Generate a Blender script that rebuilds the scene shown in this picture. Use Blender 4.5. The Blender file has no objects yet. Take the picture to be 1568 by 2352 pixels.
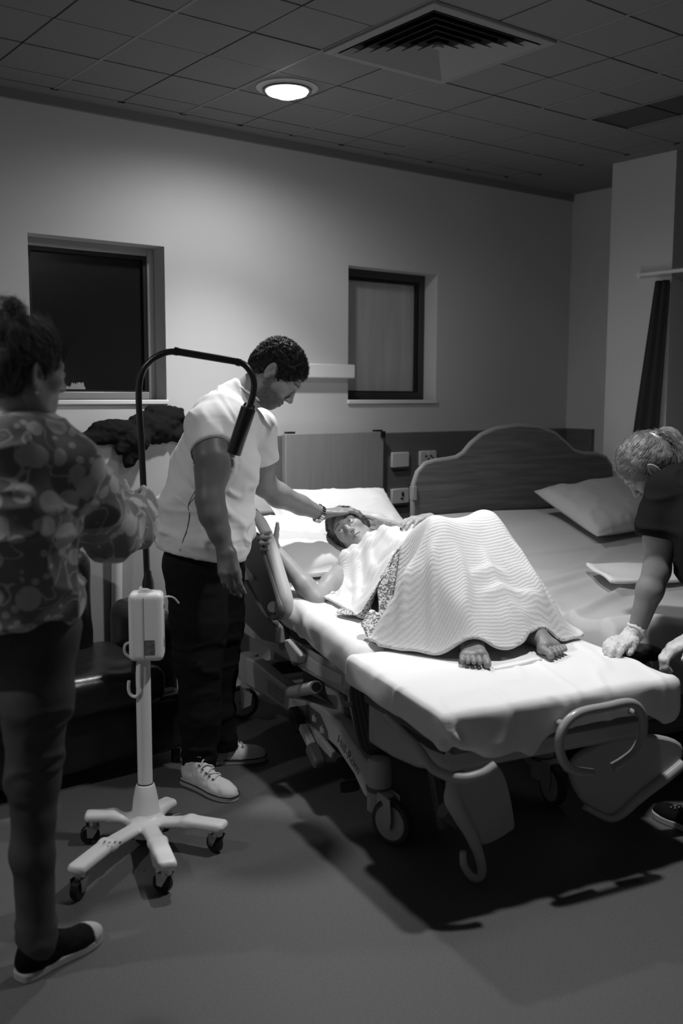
import bpy, math, random
import numpy as np
from mathutils import Vector, Matrix
random.seed(7); RNG = np.random.default_rng(7)
sc = bpy.context.scene
COL = sc.collection

# ------------------------------------------------------------------ camera
FPX = 2287.0; YAW, PIT, ROL = 0.6523, -0.1171, 0.0039; CAMH = 1.5
def _rot():
    cy, sy = math.cos(YAW), math.sin(YAW)
    f = np.array([sy*math.cos(PIT), cy*math.cos(PIT), math.sin(PIT)])
    r = np.array([cy, -sy, 0.]); u = np.cross(r, f)
    return np.array([r*math.cos(ROL)+u*math.sin(ROL), -r*math.sin(ROL)+u*math.cos(ROL), f])
RC = _rot()
cam_d = bpy.data.cameras.new('camera'); cam = bpy.data.objects.new('camera', cam_d); COL.objects.link(cam)
cam_d.sensor_fit = 'VERTICAL'; cam_d.sensor_height = 36.0; cam_d.sensor_width = 24.0
cam_d.lens = FPX*36.0/2352.0
cam_d.clip_start = 0.05
cam_d.dof.use_dof = True; cam_d.dof.focus_distance = 3.85; cam_d.dof.aperture_fstop = 2.0
r_, u_, f_ = RC
cam.matrix_world = Matrix(((r_[0], u_[0], -f_[0], 0), (r_[1], u_[1], -f_[1], 0), (r_[2], u_[2], -f_[2], CAMH), (0, 0, 0, 1)))
sc.camera = cam
# ------------------------------------------------------------------ world, exposure
wd = bpy.data.worlds.new('world'); sc.world = wd; wd.use_nodes = True
wd.node_tree.nodes['Background'].inputs[0].default_value = (0.5, 0.5, 0.5, 1)
wd.node_tree.nodes['Background'].inputs[1].default_value = 0.02
sc.view_settings.view_transform = 'Standard'; sc.view_settings.look = 'None'
sc.view_settings.exposure = 0.0; sc.view_settings.gamma = 1.0; sc.view_settings.use_curve_mapping = False
# power of the three downlights (their spots are made with the fittings below)
W_HEAD, W_FOOT, W_LEFT = 150.0, 150.0, 74.0

# ------------------------------------------------------------------ frames
SY, CY = math.sin(YAW), math.cos(YAW)
def ray(x, y): return np.array([(x-784)/FPX, -(y-1176)/FPX, 1.0]) @ RC
EYE = np.array([0, 0, CAMH])
def P(x, y, D):                       # point of a sight line at horizontal distance D
    d = ray(x, y); return d*(D/(d[0]*SY+d[1]*CY)) + EYE
def PZ(x, y, z): d = ray(x, y); return d*((z-CAMH)/d[2]) + EYE
RI = np.array([CY, -SY, 0.]); TI = np.array([-SY, -CY, 0.]); ZI = np.array([0, 0, 1.])   # right, toward viewer, up
BU = np.array([.196, .981, 0]); BV = np.array([.981, -.196, 0]); BO = np.array([2.083, 2.446, 0])
def bp(v, u, z): return BO + v*BV + u*BU + z*ZI
def bpa(a): a = np.asarray(a, float); return BO + a[:, :1]*BV + a[:, 1:2]*BU + a[:, 2:3]*ZI
def PV(x, y, v):                      # sight line meets the bed's side plane
    d = ray(x, y); return d*((v+BO@BV)/(d@BV)) + EYE
def PU(x, y, u):
    d = ray(x, y); return d*((u+BO@BU)/(d@BU)) + EYE
def nz(a): a = np.asarray(a, float); return a/np.linalg.norm(a)

# ------------------------------------------------------------------ materials
MATS = {}
def mat(name, val, rough=.6, spec=.3, metal=0., bump=0., bscale=60., var=0., vscale=6., sheen=0., attr=None, emit=0., stretch=None, coat=0., sss=0.):
    if name in MATS: return MATS[name]
    m = bpy.data.materials.new(name); m.use_nodes = True; nt = m.node_tree; b = nt.nodes['Principled BSDF']
    b.inputs['Base Color'].default_value = (val, val, val, 1); b.inputs['Roughness'].default_value = rough
    b.inputs['Metallic'].default_value = metal; b.inputs['Specular IOR Level'].default_value = spec
    if sheen: b.inputs['Sheen Weight'].default_value = sheen
    if coat: b.inputs['Coat Weight'].default_value = coat; b.inputs['Coat Roughness'].default_value = .15
    if emit: b.inputs['Emission Color'].default_value = (1, 1, 1, 1); b.inputs['Emission Strength'].default_value = emit
    tc = nt.nodes.new('ShaderNodeTexCoord'); src = tc.outputs['Object']
    if stretch:
        mp = nt.nodes.new('ShaderNodeMapping'); mp.inputs['Scale'].default_value = stretch; nt.links.new(src, mp.inputs[0]); src = mp.outputs[0]
    if var or attr:
        if var:
            n = nt.nodes.new('ShaderNodeTexNoise'); n.inputs['Scale'].default_value = vscale; n.inputs['Detail'].default_value = 5
            nt.links.new(src, n.inputs['Vector'])
            mr = nt.nodes.new('ShaderNodeMapRange'); mr.inputs[1].default_value = .3; mr.inputs[2].default_value = .7
            mr.inputs[3].default_value = 1-var; mr.inputs[4].default_value = 1+var; nt.links.new(n.outputs[0], mr.inputs[0]); fac = mr.outputs[0]
        if attr:
            at = nt.nodes.new('ShaderNodeAttribute'); at.attribute_name = attr; base = at.outputs['Fac']
        else:
            vl = nt.nodes.new('ShaderNodeValue'); vl.outputs[0].default_value = val; base = vl.outputs[0]
        if var:
            mu = nt.nodes.new('ShaderNodeMath'); mu.operation = 'MULTIPLY'; nt.links.new(base, mu.inputs[0]); nt.links.new(fac, mu.inputs[1]); base = mu.outputs[0]
        nt.links.new(base, b.inputs['Base Color'])
    if bump:
        n2 = nt.nodes.new('ShaderNodeTexNoise'); n2.inputs['Scale'].default_value = bscale; n2.inputs['Detail'].default_value = 4
        nt.links.new(src, n2.inputs['Vector'])
        bm = nt.nodes.new('ShaderNodeBump'); bm.inputs['Strength'].default_value = bump; bm.inputs['Distance'].default_value = .004
        nt.links.new(n2.outputs[0], bm.inputs['Height']); nt.links.new(bm.outputs[0], b.inputs['Normal'])
    MATS[name] = m; return m

def m_wall(): return mat('wall_paint', .66, .7, .2, bump=.06, bscale=240, var=.03, vscale=2)
M = {}
M['wall'] = m_wall()
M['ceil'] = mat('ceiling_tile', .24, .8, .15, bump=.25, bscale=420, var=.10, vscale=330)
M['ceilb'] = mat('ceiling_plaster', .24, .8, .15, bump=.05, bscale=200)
M['tbar'] = mat('grid_bar', .25, .55, .3)
M['groove'] = mat('groove_dark', .05, .8, .1)
M['floor'] = mat('floor_vinyl', .105, .5, .35, bump=.08, bscale=160, var=.16, vscale=150)
M['white'] = mat('white_plastic', .82, .38, .4)
M['offw'] = mat('offwhite_plastic', .55, .45, .35)
M['alu'] = mat('aluminium_frame', .42, .4, .5, metal=.25)
M['reveal'] = mat('window_reveal', .55, .6, .2)
M['glassdark'] = mat('film_glass_dark', .012, .22, .5, var=.2, vscale=3)
M['glassgrey'] = mat('frosted_glass_grey', .46, .35, .5, var=.12, vscale=3, stretch=(6, 6, .6))
M['dark'] = mat('black_plastic', .012, .4, .4)
M['rubber'] = mat('grey_rubber', .05, .55, .3)
M['black'] = mat('black_metal', .014, .28, .5)
M['chrome'] = mat('chrome', .6, .12, .5, metal=1.)
M['steel'] = mat('brushed_steel', .5, .3, .5, metal=.9)
M['bedpl'] = mat('bed_plastic', .42, .38, .4, var=.05, vscale=8)
M['bedpl2'] = mat('bed_plastic_dark', .12, .4, .4)
M['tube'] = mat('painted_tube', .34, .25, .5)
M['leather'] = mat('black_leather', .012, .32, .45, bump=.35, bscale=26)
M['jacket'] = mat('black_cloth', .010, .9, .1, bump=.3, bscale=90)
M['curtain'] = mat('dark_curtain', .045, .9, .1, bump=.1, bscale=200)
M['doorw'] = mat('dark_door', .045, .5, .3)
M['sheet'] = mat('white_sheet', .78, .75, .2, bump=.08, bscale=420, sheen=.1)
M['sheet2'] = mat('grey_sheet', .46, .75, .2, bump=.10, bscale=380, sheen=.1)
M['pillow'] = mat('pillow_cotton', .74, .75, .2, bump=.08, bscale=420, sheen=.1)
M['shirt'] = mat('white_jersey', .80, .85, .15, bump=.12, bscale=500, sheen=.1)
M['jeansb'] = mat('black_denim', .010, .9, .15, bump=.2, bscale=350)
M['jeansg'] = mat('grey_denim', .075, .9, .15, bump=.25, bscale=300, var=.25, vscale=9)
M['scrub'] = mat('black_scrub', .008, .9, .1, bump=.15, bscale=300)
M['skin'] = mat('skin', .4, .45, .35, attr='Col', var=.05, vscale=40, bump=.05, bscale=220)
M['hairb'] = mat('dark_hair', .012, .6, .25)
M['hairl'] = mat('blonde_hair', .55, .45, .4)
M['hairg'] = mat('brown_hair', .10, .55, .3)
M['eyew'] = mat('eye_white', .75, .12, .6)
M['iris'] = mat('iris_dark', .02, .08, .6)
M['glove'] = mat('latex_glove', .62, .5, .35, bump=.2, bscale=70)
M['canvas'] = mat('white_canvas', .70, .8, .15, bump=.15, bscale=400)
M['canvasb'] = mat('black_canvas', .008, .85, .1)
M['lacew'] = mat('lace_cotton', .60, .8, .1)
M['soleg'] = mat('rubber_sole', .42, .6, .25)
M['panelw'] = mat('bedhead_panel', .15, .5, .3, var=.08, vscale=4, stretch=(1, 1, 12))
M['board'] = mat('bedhead_board', .30, .5, .3, var=.06, vscale=4, stretch=(12, 1, 1))
M['dado'] = mat('dado_panel', .42, .6, .25)
M['ink'] = mat('black_ink', .02, .6, .2)
M['decal'] = mat('grey_decal', .10, .4, .3)
M['gown'] = mat('dark_gown', .03, .9, .1)
M['socket'] = mat('socket_plastic', .62, .35, .4)

def wood_mat(name, lo, hi, sc3):
    m = bpy.data.materials.new(name); m.use_nodes = True; nt = m.node_tree; b = nt.nodes['Principled BSDF']
    tc = nt.nodes.new('ShaderNodeTexCoord'); mp = nt.nodes.new('ShaderNodeMapping'); mp.inputs['Scale'].default_value = sc3
    mp.inputs['Rotation'].default_value = (0, 0, .197)
    n = nt.nodes.new('ShaderNodeTexNoise'); n.inputs['Scale'].default_value = 3.; n.inputs['Detail'].default_value = 6; n.inputs['Distortion'].default_value = .6
    cr = nt.nodes.new('ShaderNodeValToRGB'); cr.color_ramp.elements[0].position = .35; cr.color_ramp.elements[1].position = .7
    cr.color_ramp.elements[0].color = (lo, lo, lo, 1); cr.color_ramp.elements[1].color = (hi, hi, hi, 1)
    nt.links.new(tc.outputs['Object'], mp.inputs[0]); nt.links.new(mp.outputs[0], n.inputs['Vector']); nt.links.new(n.outputs[0], cr.inputs[0]); nt.links.new(cr.outputs[0], b.inputs['Base Color'])
    b.inputs['Roughness'].default_value = .4; b.inputs['Specular IOR Level'].default_value = .35
    return m
M['wood'] = wood_mat('headboard_wood', .10, .16, (1, 1, 14))
M['woodedge'] = mat('headboard_edge', .26, .4, .4)

def knit_mat(name, val):               # ribbed cellular blanket, ribs follow the cloth's own UV
    m = bpy.data.materials.new(name); m.use_nodes = True; nt = m.node_tree; b = nt.nodes['Principled BSDF']
    b.inputs['Base Color'].default_value = (val, val, val, 1); b.inputs['Roughness'].default_value = .9; b.inputs['Specular IOR Level'].default_value = .1
    b.inputs['Sheen Weight'].default_value = .15
    uv = nt.nodes.new('ShaderNodeUVMap'); uv.uv_map = 'UVMap'
    w = nt.nodes.new('ShaderNodeTexWave'); w.bands_direction = 'Y'; w.inputs['Scale'].default_value = 25.; w.inputs['Distortion'].default_value = 1.2; w.inputs['Detail'].default_value = 1; w.inputs['Detail Scale'].default_value = 3
    nt.links.new(uv.outputs[0], w.inputs['Vector'])
    n = nt.nodes.new('ShaderNodeTexNoise'); n.inputs['Scale'].default_value = 220; nt.links.new(uv.outputs[0], n.inputs['Vector'])
    ad = nt.nodes.new('ShaderNodeMath'); ad.operation = 'ADD'; nt.links.new(w.outputs['Fac'], ad.inputs[0]); nt.links.new(n.outputs[0], ad.inputs[1])
    bm = nt.nodes.new('ShaderNodeBump'); bm.inputs['Strength'].default_value = .25; bm.inputs['Distance'].default_value = .004
    nt.links.new(ad.outputs[0], bm.inputs['Height']); nt.links.new(bm.outputs[0], b.inputs['Normal'])
    mr = nt.nodes.new('ShaderNodeMapRange'); mr.inputs[3].default_value = val*.90; mr.inputs[4].default_value = val
    nt.links.new(w.outputs['Fac'], mr.inputs[0]); nt.links.new(mr.outputs[0], b.inputs['Base Color'])
    return m
M['knit'] = knit_mat('blanket_knit', .70)

def print_mat(name, lo, hi, scale, attr_thresh=.5):   # blotchy woven or printed pattern
    m = bpy.data.materials.new(name); m.use_nodes = True; nt = m.node_tree; b = nt.nodes['Principled BSDF']
    tc = nt.nodes.new('ShaderNodeTexCoord'); n = nt.nodes.new('ShaderNodeTexNoise'); n.inputs['Scale'].default_value = scale; n.inputs['Detail'].default_value = 1.5; n.inputs['Distortion'].default_value = 2.2
    cr = nt.nodes.new('ShaderNodeValToRGB'); cr.color_ramp.elements[0].position = .47; cr.color_ramp.elements[1].position = .53
    cr.color_ramp.elements[0].color = (lo, lo, lo, 1); cr.color_ramp.elements[1].color = (hi, hi, hi, 1)
    nt.links.new(tc.outputs['Object'], n.inputs['Vector']); nt.links.new(n.outputs[0], cr.inputs[0]); nt.links.new(cr.outputs[0], b.inputs['Base Color'])
    b.inputs['Roughness'].default_value = .9; b.inputs['Specular IOR Level'].default_value = .1
    return m
M['lace'] = print_mat('blanket_woven_border', .16, .66, 62)

def floral_mat(name, lo, hi):
    m = bpy.data.materials.new(name); m.use_nodes = True; nt = m.node_tree; b = nt.nodes['Principled BSDF']
    tc = nt.nodes.new('ShaderNodeTexCoord')
    v = nt.nodes.new('ShaderNodeTexVoronoi'); v.inputs['Scale'].default_value = 13; nt.links.new(tc.outputs['Object'], v.inputs['Vector'])
    v2 = nt.nodes.new('ShaderNodeTexVoronoi'); v2.inputs['Scale'].default_value = 34; nt.links.new(tc.outputs['Object'], v2.inputs['Vector'])
    n = nt.nodes.new('ShaderNodeTexNoise'); n.inputs['Scale'].default_value = 11; n.inputs['Detail'].default_value = 1; n.inputs['Distortion'].default_value = .3; nt.links.new(tc.outputs['Object'], n.inputs['Vector'])
    def ramp(p0, p1, a, c):
        r = nt.nodes.new('ShaderNodeValToRGB'); r.color_ramp.elements[0].position = p0; r.color_ramp.elements[1].position = p1
        r.color_ramp.elements[0].color = (a, a, a, 1); r.color_ramp.elements[1].color = (c, c, c, 1); return r
    def math_(op, x, y=None):
        n_ = nt.nodes.new('ShaderNodeMath'); n_.operation = op
        for i_, w_ in enumerate((x, y)):
            if w_ is None: continue
            if isinstance(w_, (int, float)): n_.inputs[i_].default_value = w_
            else: nt.links.new(w_, n_.inputs[i_])
        return n_.outputs[0]
    wob = math_('MULTIPLY_ADD', n.outputs[0], .16); wob.node.inputs[2].default_value = -.08
    ra = ramp(.40, .43, 1, 0); nt.links.new(math_('ADD', v.outputs['Distance'], wob), ra.inputs[0])        # round fruit and flower heads
    rb = ramp(.10, .42, .62, 1); nt.links.new(v2.outputs['Distance'], rb.inputs[0])                          # petals within
    rd = ramp(.30, .34, .85, 0); nt.links.new(v2.outputs['Distance'], rd.inputs[0])                          # leaf sprigs
    rm = ramp(.52, .55, 0, 1); n2 = nt.nodes.new('ShaderNodeTexNoise'); n2.inputs['Scale'].default_value = 9; nt.links.new(tc.outputs['Object'], n2.inputs['Vector']); nt.links.new(n2.outputs[0], rm.inputs[0])
    st_ = math_('LESS_THAN', math_('ABSOLUTE', math_('SUBTRACT', n.outputs[0], .5)), .012)                    # stems
    mu = math_('MULTIPLY', ra.outputs[0], rb.outputs[0]); sp = math_('MULTIPLY', rd.outputs[0], rm.outputs[0])
    mx = math_('MAXIMUM', math_('MAXIMUM', mu, sp), math_('MULTIPLY', st_, .8)).node
    mr = nt.nodes.new('ShaderNodeMapRange'); mr.inputs[3].default_value = lo; mr.inputs[4].default_value = hi; nt.links.new(mx.outputs[0], mr.inputs[0])
    nt.links.new(mr.outputs[0], b.inputs['Base Color']); b.inputs['Roughness'].default_value = .95; b.inputs['Specular IOR Level'].default_value = .1; b.inputs['Sheen Weight'].default_value = .3
    bm = nt.nodes.new('ShaderNodeBump'); bm.inputs['Strength'].default_value = .15; bm.inputs['Distance'].default_value = .006; nt.links.new(mx.outputs[0], bm.inputs['Height']); nt.links.new(bm.outputs[0], b.inputs['Normal'])
    return m
M['floral'] = floral_mat('floral_fleece', .17, .46)

# ------------------------------------------------------------------ object helpers
def tag(o, label=None, cat=None, group=None, kind=None):
    if label: o['label'] = label
    if cat: o['category'] = cat
    if group: o['group'] = group
    if kind: o['kind'] = kind
    return o
def thing(name, loc, label, cat, group=None, kind=None):
    o = bpy.data.objects.new(name, None); COL.objects.link(o); o.location = Vector([float(c) for c in loc]); o.empty_display_size = .1
    return tag(o, label, cat, group, kind)
def adopt(o, parent):
    if parent is not None:
        o.parent = parent
        w = Matrix.Translation(parent.location)
        q = parent
        if parent.parent is not None: w = Matrix.Identity(4) if parent.type == 'MESH' else w
        if parent.type == 'MESH': w = Matrix.Identity(4)
        o.matrix_parent_inverse = w.inverted()
    return o
def mk(name, V, F, m, parent=None, smooth=True, col=None, uv=None, sharp=None):
    me = bpy.data.meshes.new(name)
    me.from_pydata(np.asarray(V, dtype=np.float32) if isinstance(V, np.ndarray) else [tuple(map(float, p)) for p in V], [], F)
    if smooth:
        me.polygons.foreach_set('use_smooth', np.ones(len(me.polygons), bool))
        if sharp: me.set_sharp_from_angle(angle=sharp)
    if col is not None:
        a = me.attributes.new('Col', 'FLOAT', 'POINT'); a.data.foreach_set('value', np.asarray(col, np.float32))
    if uv is not None:
        l = me.uv_layers.new(name='UVMap'); vi = np.empty(len(me.loops), np.int32); me.loops.foreach_get('vertex_index', vi)
        l.data.foreach_set('uv', np.asarray(uv, np.float32)[vi].ravel())
    me.materials.append(m); me.update()
    o = bpy.data.objects.new(name, me); COL.objects.link(o)
    return adopt(o, parent)
def inst(o, name, loc, parent=None, rotz=None):
    c = bpy.data.objects.new(name, o.data); COL.objects.link(c); c.location = loc
    if rotz is not None: c.rotation_euler = (0, 0, rotz)
    return adopt(c, parent)

def catmull(pts, n=8, closed=False):
    p = np.asarray(pts, float); out = []
    N = len(p); rng = range(N if closed else N-1)
    for i in rng:
        p1, p2 = p[i], p[(i+1) % N]
        p0 = p[i-1] if (i > 0 or closed) else 2*p1-p2
        p3 = p[(i+2) % N] if (i+2 < N or closed) else 2*p2-p1
        for t in np.linspace(0, 1, n, endpoint=False):
            out.append(.5*((2*p1)+(-p0+p2)*t+(2*p0-5*p1+4*p2-p3)*t*t+(-p0+3*p1-3*p2+p3)*t**3))
    if not closed: out.append(p[-1])
    return np.array(out)

class MB:
    def __init__(s): s.v = []; s.f = []
    def add(s, V, F):
        o = len(s.v); s.v += [np.asarray(p, float) for p in V]; s.f += [tuple(i+o for i in q) for q in F]; return s
    def box(s, c, size, ax=None):
        ax = np.eye(3) if ax is None else np.asarray(ax, float); c = np.asarray(c, float); h = np.asarray(size)/2
        V = [c+ax[0]*x*h[0]+ax[1]*y*h[1]+ax[2]*z*h[2] for x in (-1, 1) for y in (-1, 1) for z in (-1, 1)]
        F = [(0, 1, 3, 2), (4, 6, 7, 5), (0, 4, 5, 1), (2, 3, 7, 6), (0, 2, 6, 4), (1, 5, 7, 3)]
        if np.dot(np.cross(ax[0], ax[1]), ax[2]) < 0: F = [q[::-1] for q in F]
        return s.add(V, F)
    def box2(s, lo, hi): lo = np.array(lo, float); hi = np.array(hi, float); return s.box((lo+hi)/2, hi-lo)
    def tube(s, pts, r, seg=12, closed=False, cap=True, flat=None):
        p = np.asarray(pts, float); n = len(p); rr = np.full(n, r) if np.isscalar(r) else np.interp(np.linspace(0, 1, n), np.linspace(0, 1, len(r)), r)
        T = np.empty_like(p)
        for i in range(n):
            a = p[(i-1) % n] if (i > 0 or closed) else p[i]; b = p[(i+1) % n] if (i < n-1 or closed) else p[i]
            T[i] = nz(b-a)
        ref = np.array([0, 0, 1.]) if abs(T[0][2]) < .9 else np.array([1., 0, 0])
        N = nz(np.cross(T[0], ref)); V = []
        for i in range(n):
            N = nz(N-T[i]*np.dot(N, T[i])); B = np.cross(T[i], N)
            for k in range(seg):
                a = 2*math.pi*k/seg; V.append(p[i]+rr[i]*(math.cos(a)*N+math.sin(a)*B))
        F = []
        for i in range(n if closed else n-1):
            for k in range(seg):
                a = i*seg+k; b = i*seg+(k+1) % seg; c = ((i+1) % n)*seg+(k+1) % seg; d = ((i+1) % n)*seg+k
                F.append((a, b, c, d))
        if cap and not closed: F.append(tuple(range(seg-1, -1, -1))); F.append(tuple((n-1)*seg+k for k in range(seg)))
        return s.add(V, F)
    def cyl(s, a, b, r, r2=None, seg=20): return s.tube([a, b], [r, r if r2 is None else r2], seg)
    def lathe(s, c, prof, axis=(0, 0, 1), seg=28, caps=True):
        c = np.asarray(c, float); ax = nz(axis); ref = np.array([1., 0, 0]) if abs(ax[0]) < .9 else np.array([0, 1., 0])
        N = nz(np.cross(ax, ref)); B = np.cross(ax, N); V = []; F = []
        for (r, z) in prof:
            for k in range(seg):
                a = 2*math.pi*k/seg; V.append(c+ax*z+r*(math.cos(a)*N+math.sin(a)*B))
        for i in range(len(prof)-1):
            for k in range(seg):
                F.append((i*seg+k, i*seg+(k+1) % seg, (i+1)*seg+(k+1) % seg, (i+1)*seg+k))
        if caps: F.append(tuple(range(seg-1, -1, -1))); F.append(tuple((len(prof)-1)*seg+k for k in range(seg)))
        return s.add(V, F)
    def prism(s, poly, vec):
        p = [np.asarray(q, float) for q in poly]; vec = np.asarray(vec, float); n = len(p)
        nrm = sum(np.cross(p[i]-p[0], p[(i+1) % n]-p[0]) for i in range(n))
        if np.dot(nrm, vec) > 0: p = p[::-1]
        V = p+[q+vec for q in p]
        F = [tuple(range(n)), tuple(range(2*n-1, n-1, -1))]+[(i, i+n, (i+1) % n+n, (i+1) % n) for i in range(n)]
        F = [F[0], F[1]]+[q[::-1] for q in F[2:]] if False else F
        return s.add(V, F)
    def build(s, name, m, parent=None, bevel=0., smooth=True, sharp=.6, seg=2):
        o = mk(name, s.v, s.f, m, parent, smooth, sharp=sharp)
        if bevel:
            b = o.modifiers.new('bevel', 'BEVEL'); b.width = bevel; b.segments = seg; b.limit_method = 'ANGLE'; b.angle_limit = .7
        return o

# ------------------------------------------------------------------ implicit modelling (smooth unions, meshed by surface nets)
class SDF:
    def __init__(s, lo, hi, h):
        s.lo = np.asarray(lo, np.float32); s.h = h; n = np.ceil((np.asarray(hi)-s.lo)/h).astype(int)+1
        s.n = n; s.F = np.full(n, 1., np.float32); s.ax = [s.lo[i]+h*np.arange(n[i], dtype=np.float32) for i in range(3)]
    def op(s, fn, lo, hi, k, mode='add'):
        pad = max(k, 0)*1.0+3*s.h
        i0 = np.clip(np.floor((np.asarray(lo)-pad-s.lo)/s.h).astype(int), 0, s.n); i1 = np.clip(np.ceil((np.asarray(hi)+pad-s.lo)/s.h).astype(int)+1, 0, s.n)
        if np.any(i1 <= i0): return s
        sl = tuple(slice(a, b) for a, b in zip(i0, i1))
        X = s.ax[0][sl[0]][:, None, None]; Y = s.ax[1][sl[1]][None, :, None]; Z = s.ax[2][sl[2]][None, None, :]
        d = fn(X, Y, Z); f = s.F[sl]
        if mode == 'add':
            if k > 0:
                hh = np.clip(.5+.5*(f-d)/k, 0, 1); s.F[sl] = f*(1-hh)+d*hh-k*hh*(1-hh)
            else: s.F[sl] = np.minimum(f, d)
        elif mode == 'sub':
            if k > 0:
                hh = np.clip(.5-.5*(f+d)/k, 0, 1); s.F[sl] = f*(1-hh)+(-d)*hh+k*hh*(1-hh)
            else: s.F[sl] = np.maximum(f, -d)
        return s
    def cap(s, a, b, ra, rb=None, k=.01, mode='add'):
        a = np.asarray(a, np.float32); b = np.asarray(b, np.float32); rb = ra if rb is None else rb; ab = b-a; L = float(ab@ab)+1e-9; R = max(ra, rb)
        def fn(X, Y, Z):
            t = np.clip(((X-a[0])*ab[0]+(Y-a[1])*ab[1]+(Z-a[2])*ab[2])/L, 0, 1)
            return np.sqrt((X-a[0]-t*ab[0])**2+(Y-a[1]-t*ab[1])**2+(Z-a[2]-t*ab[2])**2)-(ra+(rb-ra)*t)
        return s.op(fn, np.minimum(a, b)-R, np.maximum(a, b)+R, k, mode)
    def chain(s, pts, rs, k=.012, mode='add'):
        for i in range(len(pts)-1): s.cap(pts[i], pts[i+1], rs[i], rs[i+1], k, mode)
        return s
    def ell(s, c, r, k=.01, ax=None, mode='add'):
        c = np.asarray(c, np.float32); r = np.asarray(r, np.float32); A = np.eye(3, dtype=np.float32) if ax is None else np.asarray(ax, np.float32); R = float(r.max())
        def fn(X, Y, Z):
            x, y, z = X-c[0], Y-c[1], Z-c[2]
            p = [A[i, 0]*x+A[i, 1]*y+A[i, 2]*z for i in range(3)]
            k0 = np.sqrt(sum((p[i]/r[i])**2 for i in range(3))); k1 = np.sqrt(sum((p[i]/r[i]**2)**2 for i in range(3)))+1e-6
            return k0*(k0-1)/k1
        return s.op(fn, c-R, c+R, k, mode)
    def rbox(s, c, half, rad, k=.01, ax=None, mode='add'):
        c = np.asarray(c, np.float32); half = np.asarray(half, np.float32)-rad; A = np.eye(3, dtype=np.float32) if ax is None else np.asarray(ax, np.float32); R = float(np.linalg.norm(half))+rad
        def fn(X, Y, Z):
            x, y, z = X-c[0], Y-c[1], Z-c[2]
            q = [np.abs(A[i, 0]*x+A[i, 1]*y+A[i, 2]*z)-half[i] for i in range(3)]
            out = np.sqrt(sum(np.maximum(a, 0)**2 for a in q)); ins = np.minimum(np.maximum(np.maximum(q[0], q[1]), q[2]), 0)
            return out+ins-rad
        return s.op(fn, c-R, c+R, k, mode)
    def plane(s, p, n, k=0.):         # cut everything on the side n points to
        p = np.asarray(p, np.float32); n = nz(n).astype(np.float32)
        d = (s.ax[0]-p[0])[:, None, None]*n[0]+(s.ax[1]-p[1])[None, :, None]*n[1]+(s.ax[2]-p[2])[None, None, :]*n[2]
        s.F = np.maximum(s.F, d); return s
    def mesh(s):
        F = s.F; S = F < 0; n = F.shape
        c = S[:-1, :-1, :-1].astype(np.int8)
        for d in [(1, 0, 0), (0, 1, 0), (0, 0, 1), (1, 1, 0), (1, 0, 1), (0, 1, 1), (1, 1, 1)]:
            c = c+S[d[0]:n[0]-1+d[0], d[1]:n[1]-1+d[1], d[2]:n[2]-1+d[2]]
        idx = np.argwhere((c > 0) & (c < 8)); acc = np.zeros((len(idx), 3)); cnt = np.zeros(len(idx))
        cv = {}
        for d in [(i, j, k) for i in (0, 1) for j in (0, 1) for k in (0, 1)]: cv[d] = F[idx[:, 0]+d[0], idx[:, 1]+d[1], idx[:, 2]+d[2]]
        for a in cv:
            for ax in range(3):
                if a[ax] == 0:
                    b = list(a); b[ax] = 1; b = tuple(b); fa, fb = cv[a], cv[b]; m = (fa < 0) != (fb < 0)
                    t = np.where(m, fa/np.where(fa == fb, 1, fa-fb), 0)
                    p = np.zeros((len(idx), 3)); p[:] = a; p[:, ax] = t; acc[m] += p[m]; cnt[m] += 1
        V = s.lo+s.h*(idx+acc/cnt[:, None])
        im = np.full([k-1 for k in n], -1, np.int32); im[idx[:, 0], idx[:, 1], idx[:, 2]] = np.arange(len(idx)); Q = []
        for ax in range(3):
            o = [(1, 2), (2, 0), (0, 1)][ax]
            sl0 = [slice(1, -1)]*3; sl0[ax] = slice(0, n[ax]-1); sl1 = list(sl0); sl1[ax] = slice(1, n[ax])
            A, B = S[tuple(sl0)], S[tuple(sl1)]; e = np.argwhere(A != B)
            if not len(e): continue
            flip = A[e[:, 0], e[:, 1], e[:, 2]]; base = e.copy(); base[:, o[0]] += 1; base[:, o[1]] += 1
            q = []
            for da, db in ((0, 0), (1, 0), (1, 1), (0, 1)):
                i = base.copy(); i[:, o[0]] -= da; i[:, o[1]] -= db; q.append(im[i[:, 0], i[:, 1], i[:, 2]])
            q = np.stack(q, 1); q = np.where(flip[:, None], q, q[:, ::-1]); Q.append(q)
        Q = np.concatenate(Q); Q = Q[(Q >= 0).all(1)]
        return V, Q
def vnormals(V, Q):
    a, b, c, d = (V[Q[:, i]] for i in range(4)); n = np.cross(c-a, d-b); N = np.zeros_like(V)
    for i in range(4): np.add.at(N, Q[:, i], n)
    return N/(np.linalg.norm(N, axis=1, keepdims=True)+1e-12)
def smoothv(V, Q, it=1, f=.5):
    for _ in range(it):
        s = np.zeros_like(V); c = np.zeros(len(V))
        for i in range(4):
            j = Q[:, (i+1) % 4]; np.add.at(s, Q[:, i], V[j]); np.add.at(c, Q[:, i], 1)
            np.add.at(s, j, V[Q[:, i]]); np.add.at(c, j, 1)
        V = V+f*(s/np.maximum(c, 1)[:, None]-V)
    return V
_PERM = RNG.integers(0, 2**31, 4096)
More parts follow.
